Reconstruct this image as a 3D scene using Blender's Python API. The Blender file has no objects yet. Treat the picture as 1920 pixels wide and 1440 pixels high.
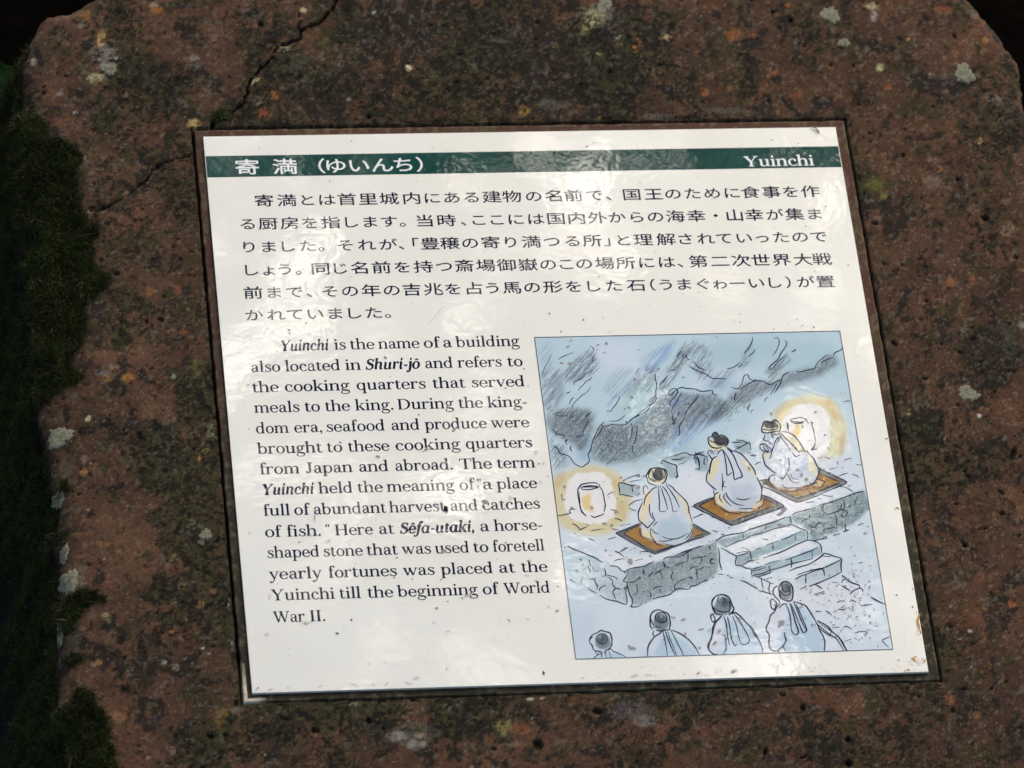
import bpy, math, random
import numpy as np
from mathutils import Matrix, Vector

random.seed(7)
scene = bpy.context.scene
COL = scene.collection

# ---------------------------------------------------------------- place: the sign lies in a sloping stone face
# local frame of the sloping face: x to the right, y up the slope, z out of the stone; origin = top left corner of the white panel
TILT = math.radians(25)
M = Matrix.Translation((-0.2, 0.2, 0.72)) @ Matrix.Rotation(TILT, 4, 'X')
PW, PH = 0.40, 0.3993                       # size of the white panel, metres

# ---------------------------------------------------------------- camera
cam_d = bpy.data.cameras.new("camera"); cam = bpy.data.objects.new("camera", cam_d); COL.objects.link(cam)
cam_d.sensor_width = 36.0; cam_d.lens = 9784.234/1920*36.0
cam_d.clip_start = 0.05; cam_d.clip_end = 500
Z = -Vector((0.15254489, 0.54742915, -0.82283132)); Xc = Vector((0.98804327, -0.10332269, 0.11443305)); Yc = Z.cross(Xc)
R = Matrix((Xc, Yc, Z)).transposed().to_4x4()
cam.matrix_world = M @ Matrix.Translation((-0.30734946, -1.91551356, 2.59484375)) @ R
scene.camera = cam
cam_d.dof.use_dof = True; cam_d.dof.focus_distance = 3.14; cam_d.dof.aperture_fstop = 11.0

# ---------------------------------------------------------------- sky and sun (bright open shade under a tree)
SUN_EL, SUN_AZ = math.radians(60), math.radians(40)      # azimuth measured from +y towards +x
world = bpy.data.worlds.new("World"); scene.world = world; world.use_nodes = True
nt = world.node_tree; bg = nt.nodes["Background"]
sky = nt.nodes.new("ShaderNodeTexSky"); sky.sky_type = 'NISHITA'; sky.sun_disc = False
sky.sun_elevation = SUN_EL; sky.sun_rotation = SUN_AZ; sky.air_density = 1.0; sky.dust_density = 4.0; sky.ozone_density = 0.3
nt.links.new(sky.outputs[0], bg.inputs[0]); bg.inputs[1].default_value = 0.07
sl = bpy.data.lights.new("sun", 'SUN'); sl.energy = 1.5; sl.angle = math.radians(52); sl.color = (1.0, 0.91, 0.77)
so = bpy.data.objects.new("sun", sl); COL.objects.link(so)
sd = Vector((math.sin(SUN_AZ)*math.cos(SUN_EL), math.cos(SUN_AZ)*math.cos(SUN_EL), math.sin(SUN_EL)))
so.rotation_euler = sd.to_track_quat('Z', 'Y').to_euler(); so.location = sd*10
scene.view_settings.view_transform = 'Standard'; scene.view_settings.look = 'None'
scene.view_settings.gamma = 1.0; scene.view_settings.exposure = 1.85

# ---------------------------------------------------------------- helpers
HM = np.array([[2.99238806e+03, -3.12923394e+02, -5.79000000e+02], [6.77593489e+01, 2.51510045e+03, 4.64e+02], [4.72185661e-02, 1.69450712e-01, 1.0]])
HI = np.linalg.inv(HM)
def L(px, py):
    """a point measured on the photograph (1920x1440) -> local point on the sloping face"""
    q = HI @ np.array([px-960, 720-py, 1.0]); return float(q[0]/q[2]), float(q[1]/q[2])
def to_px(x, y):
    q = [HM[i, 0]*x+HM[i, 1]*y+HM[i, 2] for i in range(3)]
    return q[0]/q[2]+960, 720-q[1]/q[2]
def lin(r, g, b):
    f = lambda c: (c/255/12.92) if c/255 <= .04045 else ((c/255+.055)/1.055)**2.4
    return (f(r), f(g), f(b))
def nlin(a):
    a = np.asarray(a, float)/255; return np.where(a <= .04045, a/12.92, ((a+.055)/1.055)**2.4)

def tag(o, label=None, cat=None, group=None, kind=None):
    if label: o['label'] = label
    if cat: o['category'] = cat
    if group: o['group'] = group
    if kind: o['kind'] = kind
    return o
def link(name, mesh, mat=None, parent=None, smooth=False):
    o = bpy.data.objects.new(name, mesh); COL.objects.link(o)
    if mat: mesh.materials.append(mat)
    if parent: o.parent = parent
    mesh.polygons.foreach_set("use_smooth", [bool(smooth)]*len(mesh.polygons))
    return o
def quick_mesh(name, co, faces):
    """co (n,3), faces (m,k) arrays of the same corner count"""
    co = np.asarray(co, np.float32); faces = np.asarray(faces, np.int32); k = faces.shape[1]
    m = bpy.data.meshes.new(name)
    m.vertices.add(len(co)); m.vertices.foreach_set("co", co.ravel())
    m.loops.add(faces.size); m.loops.foreach_set("vertex_index", faces.ravel())
    m.polygons.add(len(faces)); m.polygons.foreach_set("loop_start", np.arange(0, faces.size, k, dtype=np.int32))
    m.update(calc_edges=True); return m
def set_col(m, rgb, name="tint"):
    a = m.color_attributes.new(name, 'FLOAT_COLOR', 'POINT')
    c = np.ones((len(rgb), 4), np.float32); c[:, :3] = rgb; a.data.foreach_set("color", c.ravel())
def grid_faces(ny, nx, keep=None):
    j, i = np.meshgrid(np.arange(ny-1), np.arange(nx-1), indexing='ij'); a = j*nx+i
    f = np.stack([a, a+1, a+nx+1, a+nx], -1).reshape(-1, 4)
    return f if keep is None else f[keep.ravel()]

_rng = np.random.default_rng(11); _T = _rng.random((256, 256)).astype(np.float32)
def vn(x, y, s=0):
    """value noise 0..1"""
    x = x+s*17.31; y = y+s*9.77
    xi, yi = np.floor(x).astype(int), np.floor(y).astype(int); fx, fy = x-xi, y-yi
    fx = fx*fx*(3-2*fx); fy = fy*fy*(3-2*fy); g = lambda a, b: _T[a & 255, b & 255]
    return (g(xi, yi)*(1-fx)+g(xi+1, yi)*fx)*(1-fy)+(g(xi, yi+1)*(1-fx)+g(xi+1, yi+1)*fx)*fy
def fbm(x, y, s=0, o=5, gain=.5):
    t = 0; a = 1; n = 0
    for k in range(o):
        t = t+a*vn(x*2**k+k*3.7, y*2**k-k*5.1, s+k); n += a; a *= gain
    return t/n
def sstep(a, b, x):
    t = np.clip((x-a)/(b-a), 0, 1); return t*t*(3-2*t)
def seg_dist(X, Y, pts, closed=False):
    d = np.full(X.shape, 1e9, np.float32); n = len(pts)
    for i in range(n if closed else n-1):
        (ax, ay), (bx, by) = pts[i], pts[(i+1) % n]
        vx, vy = bx-ax, by-ay; l2 = vx*vx+vy*vy or 1e-12
        t = np.clip(((X-ax)*vx+(Y-ay)*vy)/l2, 0, 1); d = np.minimum(d, (X-ax-t*vx)**2+(Y-ay-t*vy)**2)
    return np.sqrt(d)
def inside(X, Y, pts):
    r = np.zeros(X.shape, bool); n = len(pts)
    for i in range(n):
        (ax, ay), (bx, by) = pts[i], pts[(i+1) % n]
        if ay == by: continue
        c = ((ay > Y) != (by > Y)) & (X < (bx-ax)*(Y-ay)/(by-ay)+ax); r ^= c
    return r
def blur(a, s):
    if s < .4: return a
    k = int(3*s)+1; w = np.exp(-np.arange(-k, k+1)**2/(2*s*s)); w /= w.sum()
    for ax in (0, 1):
        p = np.pad(a, [(k, k) if q == ax else (0, 0) for q in (0, 1)], mode='edge')
        a = sum(w[i]*(p[i:i+a.shape[0], :] if ax == 0 else p[:, i:i+a.shape[1]]) for i in range(2*k+1))
    return a

class NT:
    """small node-tree builder"""
    def __init__(s, name):
        s.m = bpy.data.materials.new(name); s.m.use_nodes = True; s.t = s.m.node_tree
        s.b = s.t.nodes["Principled BSDF"]; s.tc = s.t.nodes.new("ShaderNodeTexCoord")
    def n(s, typ, **k):
        q = s.t.nodes.new(typ)
        for a, v in k.items(): setattr(q, a, v)
        return q
    def l(s, a, b): s.t.links.new(a, b)
    def noise(s, scale, detail=4, rough=.6, vec=None, dist=0):
        q = s.n("ShaderNodeTexNoise"); q.inputs['Scale'].default_value = scale; q.inputs['Detail'].default_value = detail
        q.inputs['Roughness'].default_value = rough; q.inputs['Distortion'].default_value = dist
        s.l(vec or s.tc.outputs['Object'], q.inputs['Vector']); return q.outputs['Fac']
    def ramp(s, fac, stops):
        q = s.n("ShaderNodeValToRGB"); e = q.color_ramp.elements
        while len(e) < len(stops): e.new(.5)
        for i, (p, c) in enumerate(stops): e[i].position = p; e[i].color = (*c, 1) if len(c) == 3 else c
        s.l(fac, q.inputs[0]); return q.outputs[0]
    def mix(s, fac, a, b, mode='MIX'):
        q = s.n("ShaderNodeMix", data_type='RGBA', blend_type=mode)
        for v, i in ((fac, 0), (a, 6), (b, 7)):
            if isinstance(v, (int, float)): q.inputs[i].default_value = v
            elif isinstance(v, tuple): q.inputs[i].default_value = (*v, 1)
            else: s.l(v, q.inputs[i])
        return q.outputs[2]
    def math(s, op, a, b=0.0):
        q = s.n("ShaderNodeMath", operation=op)
        for v, i in ((a, 0), (b, 1)):
            if isinstance(v, (int, float)): q.inputs[i].default_value = v
            else: s.l(v, q.inputs[i])
        return q.outputs[0]
    def bump(s, h, strength, dist, prev=None):
        q = s.n("ShaderNodeBump"); q.inputs['Strength'].default_value = strength; q.inputs['Distance'].default_value = dist
        s.l(h, q.inputs['Height'])
        if prev: s.l(prev, q.inputs['Normal'])
        return q.outputs[0]
    def set(s, col=None, rough=None, spec=None, normal=None, **k):
        for nm, v in (('Base Color', col), ('Roughness', rough), ('Specular IOR Level', spec), ('Normal', normal)):
            if v is None: continue
            if isinstance(v, tuple): s.b.inputs[nm].default_value = (*v, 1)
            elif isinstance(v, (int, float)): s.b.inputs[nm].default_value = v
            else: s.l(v, s.b.inputs[nm])
        return s.m
# ---------------------------------------------------------------- ground far below the stone: leaf mould, its deep shade painted in as a near-black colour
q = NT("shade_black_ground")
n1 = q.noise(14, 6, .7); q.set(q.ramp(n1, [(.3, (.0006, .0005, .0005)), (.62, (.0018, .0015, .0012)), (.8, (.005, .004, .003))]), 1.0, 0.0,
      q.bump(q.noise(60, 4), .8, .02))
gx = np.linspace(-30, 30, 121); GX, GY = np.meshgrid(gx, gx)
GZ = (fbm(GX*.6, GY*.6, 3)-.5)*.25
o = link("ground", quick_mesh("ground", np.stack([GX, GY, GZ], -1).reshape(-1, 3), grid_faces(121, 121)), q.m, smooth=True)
tag(o, "ground of leaf mould far below the stone, coloured near-black to stand for deep shade", kind="structure")
# ---------------------------------------------------------------- the tree over the stone: it shades the place and is mirrored in the glossy panel
tree = bpy.data.objects.new("shade_tree", None); COL.objects.link(tree); tree.location = (-2.3, 2.6, -.15)
tag(tree, "broadleaf tree spreading its leafy crown over the stone, mirrored in the glossy panel", "tree")
def tube(name, paths, mat, parent, off, sx=1):
    V, Fc = [], []
    for pts, rad in paths:
        n = 10; b0 = len(V)
        pts = [(sx*p[0], p[1], p[2]) for p in pts]
        for i, p in enumerate(pts):
            p = Vector(p)-off; a = Vector(pts[max(i-1, 0)]); c = Vector(pts[min(i+1, len(pts)-1)]); dr = (c-a).normalized()
            s = dr.orthogonal().normalized(); t = dr.cross(s)
            for k in range(n):
                an_ = 2*math.pi*k/n; r_ = rad[i]*(1+.12*math.sin(k*2.3+i)); V.append(p+s*math.cos(an_)*r_+t*math.sin(an_)*r_)
        for i in range(len(pts)-1):
            for k in range(n): Fc.append((b0+i*n+k, b0+i*n+(k+1) % n, b0+(i+1)*n+(k+1) % n, b0+(i+1)*n+k))
    return link(name, quick_mesh(name, V, Fc), mat, parent, True)
q = NT("bark"); q.set(q.ramp(q.noise(8, 6, .7), [(.3, (.03, .022, .016)), (.7, (.10, .085, .065))]), .9, .2, q.bump(q.noise(20, 5), .8, .02))
off = Vector(tree.location)
tube("trunk", [([(2.3, 2.6, -.2), (2.25, 2.5, .8), (2.1, 2.35, 1.9), (1.85, 2.1, 3.0), (1.6, 1.8, 4.0)], [.24, .19, .165, .14, .10])], q.m, tree, off, -1)
for pth, rd in [([(2.1, 2.35, 1.9), (1.4, 1.9, 2.9), (.9, 1.2, 3.5), (.5, .2, 3.9), (.2, -.9, 4.1)], [.09, .07, .055, .035, .012]),
                ([(1.85, 2.1, 3.0), (1.0, 2.1, 3.7), (-.1, 1.7, 4.1), (-1.2, 1.1, 4.3)], [.08, .06, .035, .012]), ([(1.6, 1.8, 4.0), (1.9, .8, 4.4), (1.8, -.4, 4.6), (1.4, -1.4, 4.6)], [.08, .055, .035, .012])]:
    tube("branch", [(pth, rd)], q.m, tree, off, -1)
# where the crown is seen from the camera by way of the panel
def mirrored(px, py, hz):
    x, y = L(px, py); p = M @ Vector((x, y, 0)); c2 = M @ Vector((-0.30734946, -1.91551356, -2.59484375)); dr = (p-c2); return p+dr*((hz-p.z)/dr.z)
rng = np.random.default_rng(21); NL = 44000
ctr = np.stack([rng.uniform(-2.9, 3.3, NL), rng.uniform(-2.4, 3.4, NL), rng.uniform(3.5, 4.9, NL)], 1)
dn = fbm(ctr[:, 0]*1.1, ctr[:, 1]*1.1, 4, 4)*.8+.28*vn(ctr[:, 0]*7, ctr[:, 1]*7, 9)
def openness(px, py, r, v):          # a gap in the crown along the line mirrored at this point of the panel
    a, b = mirrored(px, py, 3.5), mirrored(px, py, 4.9); t = ((ctr[:, 2]-3.5)/1.4)[:, None]; c = np.array(a)*(1-t)+np.array(b)*t
    return v*np.exp(-((ctr[:, 0]-c[:, 0])**2+(ctr[:, 1]-c[:, 1])**2)/r**2)
fine = .25+1.3*vn(ctr[:, 0]*19, ctr[:, 1]*19, 12)
dn -= (openness(1100, 455, .10, .34)+openness(1300, 330, .05, .06))*fine
dn += openness(1020, 270, .09, .22)+openness(820, 930, .12, .20)+openness(1500, 850, .10, .12)+openness(1250, 1270, .10, .12)+openness(560, 620, .15, .14)+openness(900, 1290, .12, .12)+openness(1350, 950, .30, .18)+openness(760, 1080, .35, .22)
sunward = (ctr[:, 0]-1.75)**2+(ctr[:, 1]-2.0)**2; dn -= .60*np.exp(-sunward/1.15**2)     # the crown is thin towards the sun
ctr = ctr[(dn > .36) & (np.hypot(ctr[:, 0]-.3, ctr[:, 1]-.5) < 3.1)]; n = len(ctr)
A = rng.normal(0, 1, (n, 3)); A[:, 2] *= .35; A /= np.linalg.norm(A, axis=1)[:, None]
B = np.cross(A, np.stack([rng.normal(0, .45, n), rng.normal(0, .45, n), np.ones(n)], 1)); B /= np.linalg.norm(B, axis=1)[:, None]
ln = rng.uniform(.035, .065, n)[:, None]; wd = ln*rng.uniform(.32, .45, (n, 1)); Nn = np.cross(A, B)
base = ctr-A*ln; tip = ctr+A*ln; l1 = ctr-A*ln*.3+B*wd+Nn*ln*.1; l2 = ctr+A*ln*.4+B*wd*.8+Nn*ln*.1; r1 = ctr-A*ln*.3-B*wd+Nn*ln*.1; r2 = ctr+A*ln*.4-B*wd*.8+Nn*ln*.1
V = np.stack([base, l1, l2, tip, r2, r1], 1).reshape(-1, 3)-np.array(off); I = np.arange(n)[:, None]*6
Fq = np.concatenate([I+np.array([[0, 1, 2, 3]]), I+np.array([[0, 3, 4, 5]])])
q = NT("leaf_green"); q.set(q.ramp(q.noise(3, 3), [(.3, (.035, .07, .018)), (.7, (.07, .11, .03))]), .55, .35)
q.b.inputs['Transmission Weight'].default_value = 0
crown = link("crown", quick_mesh("crown", V, Fq), q.m, tree); tag(crown, kind="stuff")
# ---------------------------------------------------------------- the stone: one dense sheet, top face plus weathered flanks
OUT_PX = [(160, -2), (128, 12), (95, 24), (74, 42), (62, 62), (52, 84), (44, 112), (47, 150), (40, 205), (34, 250), (42, 330), (52, 420), (62, 510), (70, 600),
          (74, 690), (78, 755), (84, 790), (92, 815), (90, 845), (100, 880), (108, 915), (112, 960), (104, 1000), (116, 1040), (112, 1075), (118, 1120), (126, 1160),
          (114, 1200), (110, 1250), (118, 1292), (112, 1330), (136, 1380), (150, 1440), (160, 1600), (180, 1850), (600, 2050), (1500, 2080), (2150, 1950),
          (2240, 1300), (2110, 700), (1990, 330), (1921, 205), (1909, 150), (1908, 112), (1890, 84), (1876, 62), (1850, 34), (1822, -2),
          (1760, -60), (1500, -110), (1100, -120), (600, -100), (260, -45)]
OUT = [L(*p) for p in OUT_PX]
TX0, TX1, TY1, TY0 = -0.0055, 0.4070, 0.0068, -0.4045      # backing tile
GAP = 0.0012

def fine_axis(lo, hi, flo, fhi, step, snaps):
    a = np.arange(flo, fhi+step/2, step)
    for s, s2 in snaps:
        i = int(np.argmin(abs(a-s))); a[i] = s; a[i+1 if s2 > s else i-1] = s2
    g, out, v = step*1.6, [], a[-1]
    while v < hi: v += g; g *= 1.25; out.append(v)
    g, out2, v = step*1.6, [], a[0]
    while v > lo: v -= g; g *= 1.25; out2.append(v)
    return np.array(sorted(set(out2+list(a)+out)))
W_ = .0005
xs = fine_axis(-.75, 1.2, -.215, .545, .00098, [(TX0-GAP, TX0-GAP+W_), (TX1+GAP, TX1+GAP-W_)])
ys = fine_axis(-1.1, .75, -.475, .118, .00098, [(TY1+GAP, TY1+GAP-W_), (TY0-GAP, TY0-GAP+W_)])
RX, RY = np.meshgrid(xs, ys)
PXX, PYY = to_px(RX, RY)
den = HM[2, 0]*RX+HM[2, 1]*RY+HM[2, 2]

d = seg_dist(RX, RY, OUT, True); ins = inside(RX, RY, OUT); sd_ = np.where(ins, d, -d)
sd_ = sd_+(fbm(RX*60, RY*60, 5, 4)-.5)*.007*np.exp(-abs(sd_)/.05)+(fbm(RX*260, RY*260, 6, 3)-.5)*.0022*np.exp(-abs(sd_)/.02)
gy, gx_ = np.gradient(blur(sd_, 2.0), ys, xs); gl = np.sqrt(gx_**2+gy**2)+1e-6; gx_, gy = gx_/gl, gy/gl
dout = np.clip(-sd_, 0, None)
# worn edge, then a steep flank
h = -0.006*np.exp(-np.clip(sd_, 0, None)/.004)*1.0
big = (fbm(RX*9, RY*9, 1, 3)-.5)*.004; mid = (fbm(RX*55, RY*55, 2, 4)-.5)*.0016; fin = (fbm(RX*330, RY*330, 3, 3)-.5)*.0007
flat = sstep(0, .05, np.maximum(np.maximum(TX0-RX, RX-TX1), np.maximum(TY0-RY, RY-TY1)))
HZ = h+big*(.15+.85*flat)+mid*(.5+.5*flat)+fin-.0012+.0008*flat
HZ = np.where(dout > 0, HZ-dout*.95-(fbm(RX*30, RY*30, 8, 4)-.5)*.03*sstep(0, .05, dout), HZ)
VX = RX+gx_*dout*.80; VY = RY+gy*dout*.80         # the flank is pulled in under the edge

CR = []   # cracks: px polyline, half width px, depth m
CR.append(([(640, -12), (632, 0), (624, 14), (612, 25), (603, 37), (590, 45), (576, 50), (563, 60), (563, 70), (548, 80), (535, 84), (520, 89), (512, 100), (505, 112), (496, 122),
            (487, 131), (478, 140), (470, 148), (466, 160), (464, 172), (460, 184), (456, 194), (448, 201), (438, 207), (425, 209), (414, 218), (404, 226), (396, 234)], 2.0, .006))
CR.append(([(563, 62), (560, 48), (563, 34), (560, 22)], 1.3, .003))
CR.append(([(367, 285), (352, 289), (340, 293), (326, 297), (312, 302), (303, 304), (290, 315), (281, 325), (270, 340), (258, 350), (245, 361), (232, 368), (220, 375), (208, 385), (200, 388), (180, 389), (160, 392)], 1.25, .003))
CR.append(([(200, 388), (188, 394), (172, 396)], 1.1, .002)); CR.append(([(896, 1295), (930, 1330), (975, 1342)], .8, .001))
crk = np.zeros_like(RX)
wob = (fbm(PXX*.12, PYY*.12, 21, 4, .65)-.5)*9
for pts, hw, dp in CR:
    dd = seg_dist(PXX+wob, PYY+wob*.7, pts); tw = hw*(.45+1.1*vn(PXX*.03, PYY*.03, 9))
    c = 1-sstep(tw*.5, tw*1.25, dd); HZ -= c*dp; crk = np.maximum(crk, c)

# pits: many small ragged holes, elongated like the pores of tuff
pit = np.zeros_like(RX)
pr = random.Random(5)
dens = lambda x, y: .22+.9*float(vn(np.array(x*.004), np.array(y*.004), 31))+(.45 if (y > 450 and x < 430) or x > 1600 or y > 1300 else 0)
stepx = .00098
def stamp(px, py, rx, ry, ang, fn):
    cx, cy = L(px, py); r = max(rx, ry)/2700*1.7
    i0, i1 = np.searchsorted(xs, cx-r), np.searchsorted(xs, cx+r); j0, j1 = np.searchsorted(ys, cy-r), np.searchsorted(ys, cy+r)
    if i1-i0 < 1 or j1-j0 < 1: return
    X, Y = PXX[j0:j1, i0:i1]-px, PYY[j0:j1, i0:i1]-py; ca, sa = math.cos(ang), math.sin(ang)
    u, v = (X*ca+Y*sa)/rx, (-X*sa+Y*ca)/ry
    fn((slice(j0, j1), slice(i0, i1)), np.sqrt(u*u+v*v))
cnt = 0
while cnt < 2300:
    px, py = pr.uniform(20, 1940), pr.uniform(-20, 1460)
    if pr.random() > dens(px, py): continue
    cnt += 1
    r = 1.1+pr.random()**2*2.2 if pr.random() < .96 else pr.uniform(3.2, 5)
    def f(sl, q):
        c = 1-sstep(.55, 1.15, q); np.maximum(pit[sl], c, out=pit[sl]); HZ[sl] -= c*.0009*min(r, 4)/2.5
    stamp(px, py, r*pr.uniform(1, 1.9), r*pr.uniform(.6, 1), pr.uniform(-.5, .9), f)
for px, py, a, b in [(1281+202, 37, 5, 5), (1558, 120, 4, 3), (1848, 409, 8, 5), (1460, 640, 0, 0), (692, 216, 5, 5), (692, 1350, 7, 6), (395, 1377, 9, 5), (1009, 1395, 10, 8), (1506, 1325, 6, 6),
                     (1590, 1385, 6, 6), (1591, 1430, 8, 6), (1435, 1408, 4, 8), (443, 1315, 5, 7), (82, 172, 4, 3), (488, 45, 6, 4), (1468, 1300, 7, 3), (1899, 850, 6, 13), (1120, 1330, 11, 6), (1810, 1020, 6, 4)]:
    if a:
        def f(sl, q):
            c = 1-sstep(.6, 1.2, q); np.maximum(pit[sl], c, out=pit[sl]); HZ[sl] -= c*.0022
        stamp(px, py, a, b, 0.3, f)

# the recess that holds the tile
ex = np.maximum(np.maximum(TX0-GAP-RX, RX-TX1-GAP), np.maximum(TY0-GAP-RY, RY-TY1-GAP))   # <0 inside
rec = ex < -W_*.5
HZ = np.where(rec, -.016, HZ)
edge = (ex >= -W_*.5) & (ex < .0022)
HZ = np.where(edge, HZ-(vn(RX*220, RY*220, 40) > .62)*.0010, HZ)
# chipped, not ruler-straight, lip
jx = (fbm(RX*170, RY*170, 41, 3)-.5)*.0014*np.exp(-np.clip(ex, 0, None)/.004)
VX = np.where((abs(RX-(TX0-GAP)) < 1e-9), VX-abs(jx)-.0002, VX); VX = np.where((abs(RX-(TX1+GAP)) < 1e-9), VX+abs(jx)*.8, VX)
VY = np.where((abs(RY-(TY1+GAP)) < 1e-9) & (ex < .001), VY+abs(jx)*.9, VY); VY = np.where((abs(RY-(TY0-GAP)) < 1e-9) & (ex < .001), VY-abs(jx)*.8, VY)

MOSS = [(-40, 205), (30, 190), (46, 205), (40, 222), (70, 214), (86, 226), (92, 252), (136, 264), (146, 300), (147, 345), (152, 385), (164, 412), (180, 428), (178, 455), (172, 488), (192, 515), (214, 529), (186, 542), (168, 562), (154, 580),
        (163, 600), (162, 628), (145, 655), (126, 672), (138, 690), (158, 704), (146, 718), (124, 722), (100, 748), (80, 756), (-40, 800)]
MOSS2 = [[(100, 905), (120, 900), (138, 920), (118, 926)], [(96, 990), (112, 985), (124, 1004), (112, 1010)], [(70, 1110), (118, 1124), (150, 1104), (178, 1110), (202, 1126), (170, 1128), (152, 1150), (140, 1168), (138, 1186), (124, 1194), (108, 1168), (84, 1150)],
         [(120, 1232), (146, 1224), (150, 1238), (132, 1246)], [(80, 1300), (120, 1322), (150, 1290), (174, 1296), (186, 1318), (200, 1345), (206, 1376), (212, 1405), (220, 1440), (230, 1480), (60, 1480)], [(396, 222), (404, 210), (420, 204), (430, 212), (424, 226), (404, 230)]]
# ---- colours of the stone (stains, lichen and algae with shapes of their own)
def N(f, s, o=5, g=.5): return fbm(PXX*f, PYY*f, s, o, g)
wx, wy = (N(.02, 50)-.5)*60, (N(.02, 51)-.5)*60
def NW(f, s, o=5, g=.5): return fbm((PXX+wx)*f, (PYY+wy)*f, s, o, g)
A_, B_ = np.array([88, 64, 48.]), np.array([72, 54, 41.])
t = sstep(.3, .7, NW(.006, 60, 4))[..., None]; C = A_*(1-t)+B_*t
rr = sstep(500, 1500, PXX)[..., None]; C = C*(1-rr*.12)
red = sstep(.56, .72, NW(.012, 61, 4))[..., None]; C = C*(1-red*.4)+np.array([102, 66, 49.])*red*.4
olive_bias = np.zeros_like(RX); dark_bias = np.zeros_like(RX)
def blob(acc, px, py, rx, ry, v, soft=1.0):
    q = ((PXX+wx*.7-px)/rx)**2+((PYY+wy*.7-py)/ry)**2; acc += v*np.exp(-q*soft)
for b in [(760, 60, 120, 70, .16), (900, 90, 130, 90, .22), (1060, 110, 110, 80, .22), (1150, 150, 50, 90, .22), (1170, 40, 60, 60, .2), (700, 40, 60, 60, .12), (330, 165, 60, 40, .22), (250, 135, 45, 25, .14), (380, 30, 60, 30, .05),
          (500, 150, 40, 60, .1), (560, 170, 60, 60, .1), (1040, 190, 80, 40, .12), (275, 290, 22, 14, .35), (310, 200, 16, 22, .24), (410, 155, 9, 18, .35), (365, 135, 22, 12, .22), (265, 125, 30, 18, .18), (325, 265, 12, 22, .24),
          (1490, 50, 40, 20, .12), (1410, 130, 22, 40, .18), (1540, 195, 20, 20, .25), (1705, 130, 14, 45, .2), (1780, 145, 50, 25, .2), (1900, 240, 40, 40, .18), (1880, 690, 50, 50, .22), (1720, 790, 50, 22, .18), (1740, 810, 30, 20, .18), (1850, 630, 40, 30, .12),
          (285, 815, 20, 20, .25), (310, 850, 30, 40, .18), (180, 690, 60, 18, .1), (850, 1330, 100, 40, .16), (1230, 1330, 60, 30, .18), (1170, 1310, 40, 20, .16), (740, 1370, 60, 40, .12), (370, 1290, 30, 40, .16), (1540, 1390, 50, 40, .14), (1290, 1350, 10, 24, .2),
          (520, 1370, 14, 30, .22), (1640, 560, 60, 20, .08)]: blob(dark_bias, *b)
for b in [(350, 960, 60, 120, .22), (330, 870, 70, 60, .16), (380, 730, 40, 60, .2), (400, 1100, 30, 200, .22), (340, 1120, 50, 60, .15), (400, 1400, 50, 60, .25), (700, 1330, 160, 50, .2), (870, 1370, 90, 60, .14), (1090, 100, 60, 60, .15), (860, 200, 70, 30, .1),
          (620, 130, 50, 70, .16), (400, 215, 40, 16, .26), (660, 40, 60, 50, .1), (1380, 60, 60, 30, .08), (1640, 340, 40, 30, .3), (1665, 610, 20, 22, .3), (210, 440, 60, 90, .08), (280, 620, 90, 60, .08), (300, 430, 60, 40, .06), (1640, 1400, 60, 30, .1), (1070, 1400, 40, 30, .1),
          (210, 300, 60, 160, .06), (1420, 1400, 60, 40, .1), (1240, 120, 30, 60, .1), (1560, 830, 30, 30, .1), (1410, 170, 16, 30, .2), (1310, 40, 40, 20, .1)]: blob(olive_bias, *b)
C = C*(.80+.42*NW(.02, 58, 6, .62))[..., None]; dark_bias *= 1.45; olive_bias *= 1.35
nd = NW(.035, 70, 6, .6); no = NW(.03, 71, 6, .62)
ol = sstep(.60, .67, no+olive_bias)[..., None]; C = C*(1-ol*.70)+np.array([50, 49, 29.])*ol*.70
dk = sstep(.585, .655, nd+dark_bias)[..., None]; C = C*(1-dk*.76)+np.array([32, 29, 25.])*dk*.76
vio = (sstep(.6, .7, NW(.05, 72))*dk[..., 0])[..., None]; C = C*(1-vio*.4)+np.array([50, 42, 54.])*vio*.4
gcr = sstep(.63, .72, N(.09, 73, 5, .6)+(dark_bias+olive_bias)*.16-.02)[..., None]; C = C*(1-gcr*.5)+np.array([112, 110, 98.])*gcr*.5
edge_al = (np.exp(-np.clip(ex, 0, None)/.006)*sstep(.35, .6, N(.03, 74)))[..., None]; C = C*(1-edge_al*.5)+np.array([50, 52, 36.])*edge_al*.5
# rusty nodules and pale grains
for k in range(420):
    px, py = pr.uniform(30, 1930), pr.uniform(-10, 1450); kind = pr.random()
    if kind < .42: c_, r0, al = (pr.uniform(122, 158), pr.uniform(82, 104), pr.uniform(46, 64)), pr.uniform(2, 5.5), pr.uniform(.25, .65)
    elif kind < .75: c_, r0, al = (175, 165, 142), pr.uniform(1.2, 3.4), pr.uniform(.4, .9)
    elif kind < .9: c_, r0, al = (120, 112, 62), pr.uniform(3, 9), pr.uniform(.25, .5)
    else: c_, r0, al = (112, 66, 48), pr.uniform(4, 12), .45
    def f(sl, q):
        w = ((1-sstep(.5, 1.2, q))*al*(.45+.75*vn(PXX[sl]*.45, PYY[sl]*.45, k % 50)))[..., None]; w = np.clip(w, 0, 1); C[sl] = C[sl]*(1-w)+np.array(c_)*w
    stamp(px, py, r0*pr.uniform(.8, 1.5), r0, pr.uniform(0, 3), f)
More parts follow.
